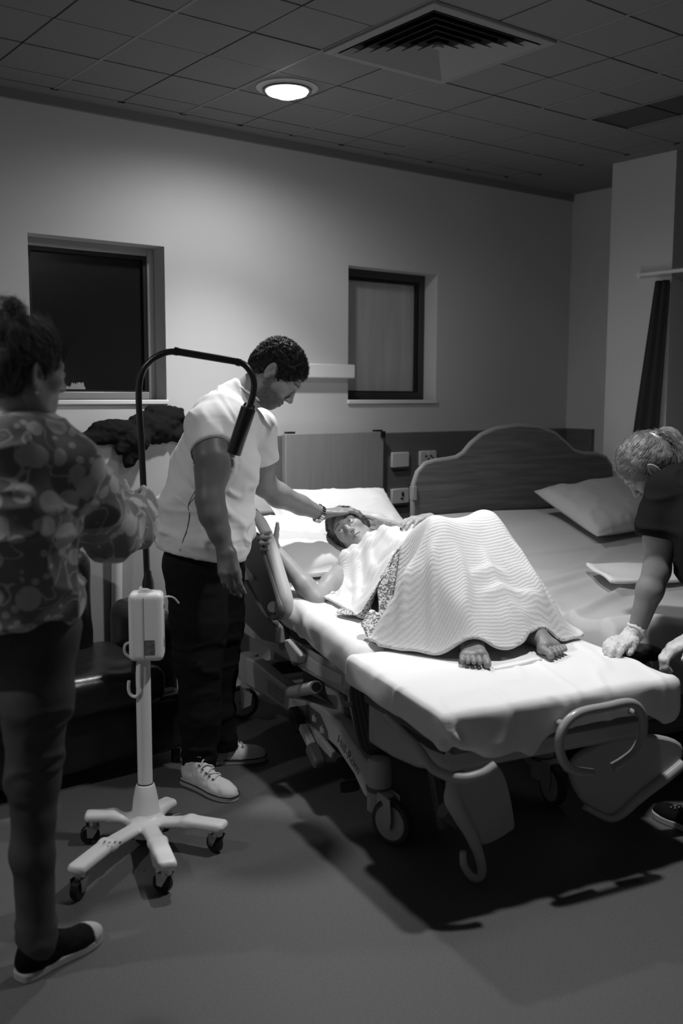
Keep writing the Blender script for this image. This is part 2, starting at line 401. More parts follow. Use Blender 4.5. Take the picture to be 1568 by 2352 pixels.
def vnoise(p, seed=0):                 # value noise in 3-D, -1..1
    p = np.asarray(p, float); i = np.floor(p).astype(np.int64); f = p-i; f = f*f*(3-2*f)
    def hsh(x, y, z): return ((_PERM[(x*73+y*179+z*283+seed*911) & 4095] & 65535)/32767.5)-1
    r = 0
    for dx in (0, 1):
        for dy in (0, 1):
            for dz in (0, 1):
                w = (f[:, 0] if dx else 1-f[:, 0])*(f[:, 1] if dy else 1-f[:, 1])*(f[:, 2] if dz else 1-f[:, 2])
                r = r+w*hsh(i[:, 0]+dx, i[:, 1]+dy, i[:, 2]+dz)
    return r
def folds(p, seed=0, warp=1.): # ridged folds, 0..1
    return 1-np.abs(vnoise(p, seed))*1.6

def crease(p, seed=0, w=.16):          # thin ridges, 0..1
    return np.exp(-(vnoise(p, seed)/w)**2)
# ================================================================== THE ROOM
CEIL = 2.76; WY = 4.26; XL, YF = -1.7, -1.6
def struct(name, mb, m, bevel=0., parent=None, label=None, cat=None):
    o = mb.build(name, m, parent, bevel); o['kind'] = 'structure'; 
    if label: o['label'] = label
    if cat: o['category'] = cat
    return o
floor = struct('floor', MB().box2((XL-.1, YF-.1, -.1), (5.5, WY+.1, 0)), M['floor'], label='dark speckled grey vinyl floor', cat='floor')
# back wall with two window openings, made of blocks around them
W1 = (1.57, 2.214, 1.474, 2.180); W2 = (3.294, 3.934, 1.474, 2.182); TH = .24
w = MB(); xs = [XL-.1, W1[0], W1[1], W2[0], W2[1], 5.3]
w.box2((xs[0], WY, 0), (xs[1], WY+TH, CEIL)); w.box2((xs[2], WY, 0), (xs[3], WY+TH, CEIL)); w.box2((xs[4], WY, 0), (xs[5], WY+TH, CEIL))
for (a, b, c, d) in (W1, W2): w.box2((a, WY, 0), (b, WY+TH, c)); w.box2((a, WY, d), (b, WY+TH, CEIL))
struct('wall_back', w, M['wall'], label='pale painted back wall with two small high windows', cat='wall')
struct('wall_left', MB().box2((XL-.1, YF, 0), (XL, WY, CEIL)), M['wall'], label='pale wall left of the camera', cat='wall')
struct('wall_front', MB().box2((XL-.1, YF-.1, 0), (5.5, YF, CEIL)), M['wall'], label='pale wall behind the camera', cat='wall')
struct('wall_right', MB().box2((5.08, 3.17, 0), (5.3, WY, CEIL)), M['wall'], label='short pale wall in the corner behind the headboard', cat='wall')
struct('wall_pillar', MB().box2((4.58, 3.17, 0), (5.08, 3.57, CEIL)), M['wall'], label='pale pillar projecting into the room at the right', cat='wall')
struct('wall_side', MB().box2((5.0, YF, 0), (5.1, 3.17, CEIL)), M['wall'], label='wall to the right of the camera beyond the pillar', cat='wall')
d = MB().box2((4.86, 1.9, 0), (5.0, 3.17, 2.70)).build('door_1', M['doorw'], None, .004); tag(d, 'dark door set back beyond the pillar', 'door', kind='structure')

# windows
def window(name, R, frame_w, glassmat, framemat, label, patch=False):
    a, b, c, d = R; e = thing(name, ((a+b)/2, WY, c), label, 'window', kind='structure')
    y0, y1 = WY+.105, WY+.15
    f = MB()
    f.box2((a, y0, c), (a+frame_w, y1, d)); f.box2((b-frame_w, y0, c), (b, y1, d)); f.box2((a+frame_w, y0, d-frame_w), (b-frame_w, y1, d)); f.box2((a+frame_w, y0, c), (b-frame_w, y1, c+frame_w))
    f.build('window_frame', framemat, e, .003)
    g = MB(); gx = .018
    A, B, Cc, D = a+frame_w, b-frame_w, c+frame_w, d-frame_w
    g.box2((A, y0+.01, Cc), (A+gx, y1-.004, D)); g.box2((B-gx, y0+.01, Cc), (B, y1-.004, D)); g.box2((A+gx, y0+.01, D-gx), (B-gx, y1-.004, D)); g.box2((A+gx, y0+.01, Cc), (B-gx, y1-.004, Cc+gx*.5))
    g.build('gasket', M['dark'], e)
    MB().box2((A, y0+.03, Cc), (B, y0+.036, D)).build('pane', glassmat, e)
    MB().box2((a-.004, WY-.014, c-.022), (b+.004, y0+.01, c)).build('window_sill', M['white'], e, .004)
    if patch:
        rr = random.Random(3); bot = Cc+.011; pts = []
        xx = np.linspace(1.745, 1.868, 40)
        for i, x in enumerate(xx):
            hgt = (.006+.012*rr.random()) if x < 1.80 else (.02+.014*rr.random())*(1 if x < 1.862 else .4)
            pts.append((x, y0+.0285, bot+hgt))
        poly = [(xx[0], y0+.0285, bot)]+pts+[(xx[-1], y0+.0285, bot)]
        V = []; F = []
        for i, x in enumerate(xx): V += [(x, y0+.0285, bot), pts[i]]
        for i in range(len(xx)-1): F.append((2*i, 2*i+2, 2*i+3, 2*i+1))
        mk('scraped_film_patch', V, F, mat('scraped_glass', .42, .6, .2), e, smooth=False)  # pale colour stands in for the lit view through the scraped film
    return e
window('window_1', W1, .036, M['glassdark'], M['alu'], 'left window with dark filmed glass in a grey metal frame', True)
window('window_2', W2, .040, M['glassgrey'], mat('dark_window_frame', .05, .45, .4), 'right window with frosted grey glass and dark frame')
# shadow-gap cornice, dado boxing, bed-head panel, board
t = struct('trim_1', MB().box2((XL, WY-.012, CEIL-.045), (5.08, WY, CEIL)), M['ceilb'], .003, label='narrow cornice strip along the top of the back wall', cat='trim')
t = struct('trim_2', MB().box2((XL, WY-.11, 0), (2.45, WY, 1.292)), M['dado'], .006, label='pale grey boxed-in ledge under the left window', cat='wall ledge')
t = struct('trim_3', MB().box2((2.79, WY-.035, .05), (5.05, WY, 1.292)).box2((5.045, 4.03, .05), (5.08, WY, 1.292)), M['panelw'], .003, label='dark bed-head wall panel running behind the headboard', cat='wall panel')
bd = thing('board', (3.16, WY-.04, .4), 'flat grey board fixed to the wall panel behind the patient', 'board')
MB().box2((2.84, WY-.075, .42), (3.485, WY-.037, 1.302)).build('board_face', M['board'], bd, .004)
for x in (2.86, 3.44): MB().box2((x, WY-.06, 1.296), (x+.05, WY-.03, 1.312)).build('clip', M['dark'], bd, .002)
MB().box2((3.462, WY-.085, 1.27), (3.49, WY-.07, 1.305)).build('latch', M['dark'], bd, .002)
# white rail beside the right window
o = MB().box2((2.78, WY-.05, 1.586), (3.305, WY, 1.66)).build('wall_rail', M['white'], None, .006); tag(o, 'pale horizontal rail on the wall left of the right window', 'rail')
# power outlets on the panel
def outlet(cx, cz, kind, label):
    e = thing('power_outlet', (cx, WY-.04, cz), label, 'outlet', 'power outlets on the wall panel')
    MB().box((cx, WY-.042, cz), (.128, .02, .086)).build('plate', M['socket'], e, .006)
    if kind == 1:
        for dx, dz in ((-.02, .012), (0, -.004), (.02, .012), (.034, .0)): MB().cyl((cx+dx, WY-.0535, cz+dz), (cx+dx, WY-.05, cz+dz), .007, seg=10).build('socket_hole', M['dark'], e)
        MB().cyl((cx+.0, WY-.056, cz+.026), (cx+.0, WY-.05, cz+.026), .006, seg=10).build('indicator', M['white'], e)
    if kind == 2:
        MB().box((cx+.012, WY-.054, cz+.012), (.012, .006, .022)).box((cx+.006, WY-.054, cz-.012), (.018, .006, .006)).build('socket_hole', M['dark'], e)
    MB().box((cx, WY-.046, cz-.047), (.11, .016, .008)).build('plate_edge', M['rubber'], e)
outlet(3.63, 1.141, 0, 'blank white cover plate, upper left of the three wall plates')
outlet(3.838, 1.143, 1, 'white power outlet with round holes and indicator, upper right of the wall plates')
outlet(3.632, .938, 2, 'lower white wall plate with a small dark socket')
o = MB().box2((3.56, WY-.06, .76), (3.76, WY-.036, .80)).box2((3.58, WY-.05, .66), (3.74, WY-.036, .72)).build('cable_slot', M['dark'], None, .003); tag(o, 'dark cable slots low on the panel left of the headboard', 'cable slot')
# white wall cupboard behind the man
e = thing('wall_cupboard', (2.60, 4.19, .62), 'white shallow wall cupboard behind the man', 'cupboard')
MB().box2((2.46, 4.135, .62), (2.76, 4.258, 1.06)).build('body', M['white'], e, .012)
MB().box2((2.475, 4.122, .635), (2.745, 4.134, 1.045)).build('door', M['white'], e, .005)
MB().box2((2.49, 4.112, .78), (2.50, 4.123, .88)).build('handle', M['steel'], e, .002)

# ceiling: plaster field, grid bars, tiles
xl = lambda c: 2.866+.3*(c-5); yl = lambda r: 3.694-.3*(r-2)
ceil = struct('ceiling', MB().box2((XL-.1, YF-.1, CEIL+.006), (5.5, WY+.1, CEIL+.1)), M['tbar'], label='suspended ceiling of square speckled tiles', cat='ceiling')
mg = MB()
mg.box2((XL, 4.155, CEIL-.003), (5.08, WY, CEIL+.006)); mg.box2((4.47, YF, CEIL-.003), (5.08, 4.155, CEIL+.006))
o = mg.build('plaster_border', M['ceilb'], ceil)
def infr(x, y):
    c = RC @ (np.array([x, y, CEIL])-EYE)
    if c[2] < .3: return False
    return -140 < 784+FPX*c[0]/c[2] < 1700 and -140 < 1176-FPX*c[1]/c[2] < 2400
proto = {}; rest = MB()
for c in range(-10, 11):
    for r in range(0, 18):
        x0, x1 = xl(c), xl(c+1); y1, y0 = yl(r), yl(r+1); x1 = min(x1, 4.466); y1 = min(y1, 4.15); 
        x0 = max(x0, XL); y0 = max(y0, YF)
        if x1-x0 < .03 or y1-y0 < .03: continue
        if c in (3, 4) and r in (4, 5): continue
        if c == 8 and 4 <= r <= 7: continue
        g = .004; key = (round(x1-x0, 3), round(y1-y0, 3))
        if not infr((x0+x1)/2, (y0+y1)/2):
            rest.box2((x0+g, y0+g, CEIL), (x1-g, y1-g, CEIL+.006)); continue
        dz = random.uniform(-.0012, .0012); loc = Vector(((x0+x1)/2, (y0+y1)/2, CEIL+.003+dz))
        if key not in proto:
            b = MB().box((0, 0, 0), (key[0]-2*g, key[1]-2*g, .010)); me_o = mk('ceiling_tile', b.v, b.f, M['ceil'], None, smooth=False)
            me_o.location = loc; adopt(me_o, ceil); proto[key] = me_o
        else: inst(proto[key], 'ceiling_tile', loc, ceil)
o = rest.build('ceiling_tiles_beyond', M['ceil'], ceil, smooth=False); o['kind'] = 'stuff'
# dark shadow gaps between tiles run along the wall direction; brighter main bars the other way, every second line
bars = []
for c in range(-3, 11):
    if c % 2 == 1: bars.append(MB().box2((xl(c)-.007, 1.6, CEIL-.004), (xl(c)+.007, 4.155, CEIL+.004)) if c not in (4,) else None)
for i, b in enumerate([b for b in bars if b]):
    b.build('main_bar', M['tbar'], ceil, smooth=False)
gap = None
for r in range(1, 8):
    for (xa, xb) in (((-.6, 4.466),) if r not in (5,) else ((-.6, xl(3)), (xl(5), 4.466))):
        MB().box2((xa, yl(r)-.004, CEIL-.0005), (xb, yl(r)+.004, CEIL+.003)).build('shadow_gap', M['groove'], ceil, smooth=False)
for c in range(-1, 11):
    if xl(c) < 4.45: MB().box((xl(c), 4.158, CEIL-.003), (.03, .012, .004)).build('gap_end', M['groove'], ceil, smooth=False)
for r in range(1, 6): MB().box((4.468, yl(r), CEIL-.003), (.012, .03, .004)).build('gap_end', M['groove'], ceil, smooth=False)
# dark unlit recess panel in the ceiling on the right
e = thing('ceiling_panel', (3.916, 2.5, CEIL), 'dark unlit recessed panel in the ceiling at the right edge', 'ceiling panel')
pm = mat('dark_diffuser', .06, .5, .3)
MB().box2((xl(8)+.012, yl(8)+.012, CEIL+.002), (xl(9)-.012, yl(4)-.012, CEIL+.0055)).build('diffuser', pm, e)
f = MB(); a, b, c0, c1 = xl(8)+.002, xl(9)-.002, yl(8)+.002, yl(4)-.002
f.box2((a, c0, CEIL-.004), (a+.012, c1, CEIL+.005)); f.box2((b-.012, c0, CEIL-.004), (b, c1, CEIL+.005)); f.box2((a+.012, c1-.012, CEIL-.004), (b-.012, c1, CEIL+.005)); f.box2((a+.012, c0, CEIL-.004), (b-.012, c0+.012, CEIL+.005))
f.build('frame', M['tbar'], e)

# four-way air diffuser
vx, vy = (xl(3)+xl(5))/2, (yl(4)+yl(6))/2
e = thing('air_diffuser', (vx, vy, CEIL), 'large square four-way air vent with nested louvres in the ceiling', 'air vent')
vm = mat('vent_enamel', .30, .5, .3)
def ring(mb, h0, z0, h1, z1, th=.003):  # sloping square band
    for s in range(4):
        a = s*math.pi/2; ca, sa = math.cos(a), math.sin(a)
        def p(x, y, z): return (vx+ca*x-sa*y, vy+sa*x+ca*y, z)
        q = [p(-h0, h0, z0), p(h0, h0, z0), p(h1, h1, z1), p(-h1, h1, z1)]
        q2 = [p(-h0, h0-th, z0+th), p(h0, h0-th, z0+th), p(h1, h1-th, z1+th), p(-h1, h1-th, z1+th)]
        mb.add(q+q2, [(0, 1, 2, 3), (7, 6, 5, 4), (0, 4, 5, 1), (3, 2, 6, 7)])
    return mb
fl = MB()
for s in range(4):
    a = s*math.pi/2; ca, sa = math.cos(a), math.sin(a); R_ = [(ca, sa, 0), (-sa, ca, 0), (0, 0, 1)]
    fl.box((vx-sa*.279, vy+ca*.279, CEIL-.006), (.598 if s % 2 else .518, .04, .016), R_)
fl.build('flange', vm, e, .003)
ring(MB(), .262, CEIL-.012, .262, CEIL+.09).build('plenum', M['dark'], e, smooth=False)
MB().box((vx, vy, CEIL+.005), (.526, .526, .002)).build('plenum_top', M['dark'], e, smooth=False)
hs = [.258, .217, .176, .135, .094, .053]
for i, hh in enumerate(hs):
    ring(MB(), hh, CEIL-.018, hh-.031, CEIL+.003).build('louvre', vm, e, smooth=False)
MB().box((vx, vy, CEIL-.008), (.03, .03, .008)).build('centre_plate', vm, e)

# downlights: recessed fitting, glowing dome, its own spot
def downlight(x, y, watts, label, beams=((.83, 102, 1.0), (.17, 174, .6))):
    e = thing('ceiling_downlight', (x, y, CEIL), label, 'ceiling light', 'recessed round ceiling lights')
    MB().lathe((x, y, CEIL), [(.128, .0), (.128, -.005), (.106, -.008), (.1, -.014), (.088, -.014), (.086, .0)], seg=40, caps=False).build('trim_ring', M['offw'], e)
    MB().lathe((x, y, CEIL), [(.102, -.0140), (.102, -.018), (.090, -.018), (.089, -.0140)], seg=40, caps=False).build('bezel', M['rubber'], e)
    MB().lathe((x, y, CEIL), [(.087, -.004), (.087, -.018), (.083, -.026), (.058, -.034), (.040, -.042), (.024, -.046), (.004, -.047)], seg=40).build('lamp_dome', mat('lamp_glow', .9, .4, .2, emit=9.), e)
    for frac, ang, bl in beams:       # reflector beam and the dome's wide glow
        ld = bpy.data.lights.new('downlight_spot', 'SPOT'); ld.energy = watts*frac; ld.spot_size = math.radians(ang); ld.spot_blend = bl; ld.shadow_soft_size = .05
        l = bpy.data.objects.new('downlight_spot', ld); COL.objects.link(l); l.location = (x, y, CEIL-.058); adopt(l, e)
    return e
downlight(xl(3)+.15, yl(3)+.15, W_HEAD, 'lit round ceiling light above the head of the bed')
downlight(2.416, 2.04, W_FOOT, 'lit round ceiling light above the foot of the bed, just out of view')
downlight(-.55, 2.64, W_LEFT, 'dim round ceiling light over the left of the room, out of view', ((1., 165, .6),))

# curtain rail and curtain by the pillar
e = thing('curtain_rail', (4.56, 3.1, 2.14), 'thin white curtain rail fixed to the pillar', 'rail')
MB().tube([(4.545, 3.345, 2.142), (4.545, 2.2, 2.142)], .011, 12).build('rail', M['white'], e)
MB().cyl((4.58, 3.345, 2.142), (4.54, 3.345, 2.142), .017, seg=14).build('end_bracket', M['white'], e)
MB().cyl((4.58, 2.9, 2.142), (4.54, 2.9, 2.142), .014, seg=14).build('bracket', M['white'], e)
V = []; F = []; nu, nv = 40, 24
for j in range(nv+1):
    tt = j/nv; z = 2.10-tt*1.0; ya = 3.25+.125*tt; yb = 3.155+.04*tt
    for i in range(nu+1):
        s = i/nu; V.append((4.548+.012*math.sin(s*math.pi*5+.4)*(1+.3*tt)-.008*tt, ya+(yb-ya)*s, z))
for j in range(nv):
    for i in range(nu): F.append((j*(nu+1)+i, j*(nu+1)+i+1, (j+1)*(nu+1)+i+1, (j+1)*(nu+1)+i))
o = mk('curtain', V, F, M['curtain']); s_ = o.modifiers.new('solid', 'SOLIDIFY'); s_.thickness = .004
tag(o, 'dark gathered curtain hanging slanted beside the pillar', 'curtain')

# ================================================================== SOFA
e = thing('sofa', (1.5, 3.8, 0), 'black leather sofa against the wall behind the lamp stand', 'sofa')
def rb(name, lo, hi, rad, m, parent, h=.018, wr=0., seed=0, sc_=6.):
    lo = np.array(lo); hi = np.array(hi); S_ = SDF(lo-.05, hi+.05, h); S_.rbox((lo+hi)/2, (hi-lo)/2, rad); V, Q = S_.mesh(); V = V.astype(float)
    V = smoothv(V, Q, 1)
    if wr: V = V+vnormals(V, Q)*(wr*vnoise(V*sc_, seed)+wr*.5*vnoise(V*sc_*2.6, seed+1))[:, None]
    return mk(name, V, Q, m, parent)
rb('base', (.42, 3.50, .06), (1.90, 4.03, .30), .03, M['leather'], e)
rb('seat_cushion', (1.02, 3.43, .28), (1.78, 3.98, .45), .06, M['leather'], e, .014, .006, 3)
rb('seat_cushion', (.30, 3.43, .28), (1.01, 3.98, .45), .06, M['leather'], e, .014, .006, 5)
rb('backrest', (.3, 3.84, .30), (1.66, 4.07, .86), .07, M['leather'], e, .018, .006, 8)
rb('armrest', (1.77, 3.60, .06), (1.93, 4.03, .62), .08, M['leather'], e, .018, .004, 9)
for x in (.5, 1.86): MB().cyl((x, 3.55, 0), (x, 3.55, .07), .02, seg=12).build('foot', M['dark'], e)
for x in (.5, 1.86): MB().cyl((x, 4.02, 0), (x, 4.02, .07), .02, seg=12).build('foot', M['dark'], e)
o = MB().tube([P(269, 1225, 4.42), P(269, 1262, 4.42), P(267, 1480, 4.42)], .024, 16).build('white_pole', M['white']); tag(o, 'white upright pole behind the sofa', 'pole')

# ================================================================== JACKET on the ledge
S_ = SDF((1.66, 3.96, 1.02), (2.42, 4.27, 1.50), .0075)
ly = 4.19
S_.ell((1.90, ly-.01, 1.335), (.115, .07, .055), .02); S_.ell((1.83, ly, 1.315), (.06, .06, .035), .02); S_.ell((2.09, ly-.01, 1.345), (.13, .075, .075), .02); S_.ell((2.16, ly, 1.375), (.11, .06, .060), .02)
S_.rbox((2.17, ly, 1.405), (.085, .05, .035), .02, .02); S_.ell((2.25, ly-.01, 1.315), (.085, .07, .045), .02); S_.rbox((2.02, ly, 1.305), (.27, .07, .022), .015, .02)
S_.chain([(2.03, 4.16, 1.32), (1.99, 4.115, 1.285), (1.945, 4.11, 1.20)], [.05, .045, .028], .02); S_.chain([(1.97, 4.125, 1.29), (1.90, 4.115, 1.255)], [.04, .022], .02)
S_.plane((0, 4.256, 0), (0, 1, 0)); V, Q = S_.mesh(); V = V.astype(float)
V = V+vnormals(V, Q)*(.007*vnoise(V*np.array([22, 22, 38]), 4)+.005*vnoise(V*60, 5))[:, None]
V[:, 2] = np.where((V[:, 1] > 4.152), np.maximum(V[:, 2], 1.2935), V[:, 2])
V[:, 1] = np.minimum(V[:, 1], 4.257)
o = mk('jacket', V, Q, M['jacket']); tag(o, 'black jacket crumpled on the ledge under the dark window', 'jacket')

# ================================================================== HOSPITAL BED (frame axes BV across, BU to the head, z up)
def side(poly, v0, th): return MB().prism([bp(v0, a, b) for a, b in poly], BV*th)
def pvz(pts, v): return [PV(x, y, v) for x, y in pts]
def pus(pts, u): return [PU(x, y, u) for x, y in pts]
bed = thing('hospital_bed', bp(.35, .7, 0), 'adjustable hospital bed with grey base frame and castors under the patient', 'hospital bed')
rail_poly = [(1.40, .315), (1.22, .335), (1.02, .322), (.72, .312), (.50, .330), (.34, .318), (.24, .275), (.13, .245), (.05, .235), (.05, .115), (.14, .115), (.22, .165), (.36, .215), (.52, .230), (.72, .222), (1.02, .212), (1.22, .205), (1.40, .20)]
for v0, nm in ((-.03, 'base_rail'), (.66, 'base_rail')):
    o = side(rail_poly, v0, .06).build(nm, M['bedpl'], bed, .008)
    if v0 < 0:
        rail_l = o
for v0 in (0., .69):
    MB().cyl(bp(v0, .085, .085), bp(v0, .085, .255), .042, seg=24).lathe(bp(v0, .085, .255), [(.042, 0), (.036, .012), (.02, .016)], seg=24).build('leg_post', M['bedpl'], bed)
    MB().lathe(bp(v0, .085, .155), [(.044, 0), (.046, .004), (.046, .012), (.044, .016)], seg=24).build('swivel_ring', M['bedpl2'], bed)
    MB().cyl(bp(v0, 1.33, .185), bp(v0, 1.33, .335), .040, seg=24).build('leg_post', M['bedpl'], bed)
def castor(v0, u0, wu, ang, r=.078):
    c = bp(v0, wu, r); p = bp(v0, u0, r)
    ax = nz(np.array([math.cos(ang), math.sin(ang), 0.])); fwd = np.array([-ax[1], ax[0], 0])
    w = MB().lathe(c-ax*.016, [(r-.012, 0), (r-.003, .002), (r, .009), (r, .023), (r-.003, .030), (r-.012, .032)], ax, 36).build('castor_wheel', M['rubber'], bed)
    MB().lathe(c-ax*.019, [(.002, 0), (r-.02, .0), (r-.018, .002), (r-.018, .036), (r-.02, .038), (.002, .038)], ax, 36).build('wheel_disc', M['bedpl'], w)
    MB().lathe(c-ax*.0185, [(r-.016, 0), (r-.013, 0), (r-.013, .002)], ax, 36, caps=False).lathe(c-ax*.024, [(.009, 0), (.009, .048)], ax, 12).build('hub', M['bedpl2'], w)
    d = c-p; d[2] = 0
    for s in (-1, 1):
        MB().prism([p+ax*s*.024+ZI*.085-nz(d+1e-6)*.035, p+ax*s*.024+ZI*.03-nz(d+1e-6)*.02, c+ax*s*.024-ZI*.022-nz(d+1e-6)*.012, c+ax*s*.024-ZI*.018+nz(d+1e-6)*.016, c+ax*s*.024+ZI*.02+nz(d+1e-6)*.024, c+ax*s*.024+ZI*.088+nz(d+1e-6)*.015], ax*s*.006).build('castor_fork', M['bedpl'], bed, .003)
    MB().box(p*.65+c*.35+ZI*.078, (.09, .056, .016), [nz(d+1e-6), ax, ZI]).build('fork_crown', M['bedpl'], bed, .006)
castor(0., .075, -.01, .23); castor(.69, .075, 0.02, -.3)
castor(0., 1.33, 1.436, .95); castor(.69, 1.33, 1.43, .2)
# cross members and lift mechanism
for uu in (.16, 1.30): MB().box(bp(.34, uu, .265), (.64, .06, .06), [BV, BU, ZI]).build('cross_member', M['bedpl2'], bed, .006)
MB().box(bp(.34, .75, .27), (.30, .86, .14), [BV, BU, ZI]).build('lift_housing', M['bedpl2'], bed, .02)
for uu in (.42, 1.12): MB().box(bp(.34, uu, .40), (.36, .10, .20), [BV, BU, ZI]).build('lift_column', M['bedpl2'], bed, .01)
MB().box(bp(.345, .80, .475), (.70, 1.40, .05), [BV, BU, ZI]).build('deck', M['bedpl2'], bed, .008)
for v0 in (.0, .67): MB().box(bp(v0, .80, .455), (.035, 1.42, .06), [BV, BU, ZI]).build('deck_rail', M['bedpl'], bed, .006)
side([(.86, .50), (.80, .445), (.66, .43), (.40, .435), (.30, .45), (.22, .47), (.22, .52), (.86, .53)], -.035, .02).build('side_skirt', M['bedpl'], bed, .008)
side([(.80, .50), (.62, .505), (.50, .50), (.30, .505), (.30, .47), (.50, .45), (.76, .455)], -.042, .01).build('skirt_trim', M['offw'], bed, .004)
# crank cylinder, hooks, hoses below the deck
MB().cyl(PV(668, 1590, -.02), PV(725, 1578, -.075), .024, seg=20).build('handle_grip', M['bedpl'], bed)
MB().cyl(PV(722, 1579, -.072), PV(727, 1577, -.078), .017, seg=20).build('grip_end', M['dark'], bed)
MB().tube(catmull([PV(785, 1600, -.04), PV(790, 1614, -.06), PV(806, 1618, -.06), PV(815, 1606, -.04)], 6), .009, 10).build('bag_hook', M['bedpl2'], bed)
side([(.60, .44), (.56, .36), (.44, .30), (.40, .30), (.42, .36), (.50, .44)], .02, .03).build('lift_arm', M['bedpl'], bed, .006)
side([(.34, .46), (.36, .40), (.30, .30), (.22, .235), (.20, .26), (.27, .34), (.29, .46)], .01, .02).build('support_arm', M['bedpl'], bed, .005)
for k in range(4):
    MB().tube(catmull([bp(-.02+.012*k, .235-.012*k, .50), bp(-.045+.01*k, .20-.014*k, .47), bp(-.05+.012*k, .165-.012*k, .40), bp(-.035+.012*k, .14-.012*k, .30), bp(.01+.012*k, .13, .265)], 6), .012, 10).build('hose', M['rubber'], bed)
# foot box
o = side([(.12, .465), (.12, .315), (-.05, .318), (-.20, .335), (-.36, .375), (-.42, .40), (-.42, .465)], -.03, .74).build('foot_box', M['bedpl'], bed, .015)
MB().box(bp(.345, -.18, .49), (.80, .56, .05), [BV, BU, ZI]).build('foot_deck', M['bedpl2'], bed, .01)
side([(-.02, .46), (-.02, .44), (-.30, .43), (-.38, .44), (-.38, .46)], -.036, .01).build('box_slot', M['dark'], bed, .003)
side([(.06, .30), (.01, .30), (.0, .255), (.03, .24), (.07, .25)], .10, .02).build('bracket', M['bedpl2'], bed, .004)
gh = np.concatenate([pvz([(886, 1648), (900, 1660), (935, 1695), (962, 1722)], -.10), [bp(-.10, -.43, .425), bp(-.06, -.50, .415), bp(.0, -.525, .425), bp(.045, -.53, .445)]])
MB().tube(catmull(gh, 6), .015, 14).build('grab_handle', M['tube'], bed)
MB().box(PV(905, 1662, -.10), (.02, .05, .012), [BV, BU, ZI]).build('handle_badge', M['offw'], bed, .003)
hoop = pus([(1360, 1776), (1318, 1770), (1294, 1750), (1284, 1715), (1290, 1678), (1310, 1650), (1340, 1634), (1390, 1624), (1438, 1614), (1462, 1622), (1476, 1648), (1474, 1690), (1458, 1725), (1432, 1747), (1405, 1763)], -.53)
MB().tube(catmull(hoop, 5), .0145, 16).build('foot_hoop_handle', M['tube'], bed)
for px in ((1300, 1668), (1468, 1640)): MB().tube([PU(px[0], px[1], -.53), PU(px[0], px[1], -.53)+BU*.12], .012, 12).build('hoop_mount', M['tube'], bed)
# leg supports folded down under the foot end
def support(outline, rim, u0, tilt, th, rr, nm='leg_support'):
    n = nz(BU+tilt*BV); pl = [PU(x, y, u0) for x, y in outline]; c = sum(pl)/len(pl)
    def onp(x, y): d_ = ray(x, y); return d_*(((c-EYE)@n)/(d_@n))+EYE
    pl = catmull([onp(x, y) for x, y in outline], 4, True)
    s_ = MB().prism(pl, n*th).build(nm, M['bedpl'], bed, .01)
    MB().tube(catmull([onp(x, y)-n*.005 for x, y in rim], 6), rr, 14).build('support_rim', M['bedpl'], s_)
support([(1042, 1790), (1085, 1752), (1135, 1752), (1163, 1790), (1183, 1888), (1172, 1912), (1112, 1942), (1092, 1905), (1062, 1880), (1040, 1835)],
        [(1062, 1772), (1040, 1800), (1036, 1835), (1056, 1875), (1078, 1915), (1096, 1960), (1104, 1998), (1096, 2016), (1078, 2010), (1062, 1985), (1060, 1955)], -.36, -.25, .03, [.012, .02, .026, .024, .02, .016, .014, .012, .012, .011, .01])
support([(1312, 1790), (1325, 1740), (1400, 1700), (1500, 1690), (1566, 1710), (1560, 1760), (1500, 1812), (1440, 1862), (1395, 1878), (1345, 1850)],
        [(1340, 1852), (1395, 1878), (1425, 1868), (1458, 1838), (1490, 1812), (1530, 1782), (1566, 1752)], -.33, .2, .03, [.010, .013, .016, .017, .018, .018, .018])
MB().cyl(PU(1018, 1860, -.30), PU(1052, 1885, -.30), .026, seg=18).build('support_knob', M['bedpl2'], bed)
side([(-.02, .26), (-.06, .26), (-.13, .07), (-.10, .06)], .12, .03).build('foot_lever', M['bedpl2'], bed, .006)
# brake pedals on the left rail
def pbox(a, b, w_, th, v): A, B = PV(*a, v), PV(*b, v); L = np.linalg.norm(B-A); t_ = nz(B-A); s_ = nz(np.cross(t_, BV)); return MB().box((A+B)/2, (L, w_, th), [t_, s_, BV])
pbox((672, 1628), (692, 1678), .045, .05, -.07).build('brake_pedal', M['dark'], bed, .012)
pbox((694, 1668), (716, 1712), .030, .03, -.07).build('pedal_arm', M['offw'], bed, .005)
pbox((714, 1714), (736, 1758), .042, .05, -.075).build('brake_pedal', M['bedpl2'], bed, .012)
side([(.68, .245), (.50, .235), (.36, .205), (.37, .175), (.55, .20), (.68, .215)], -.05, .02).build('pedal_cover', M['bedpl'], bed, .005)
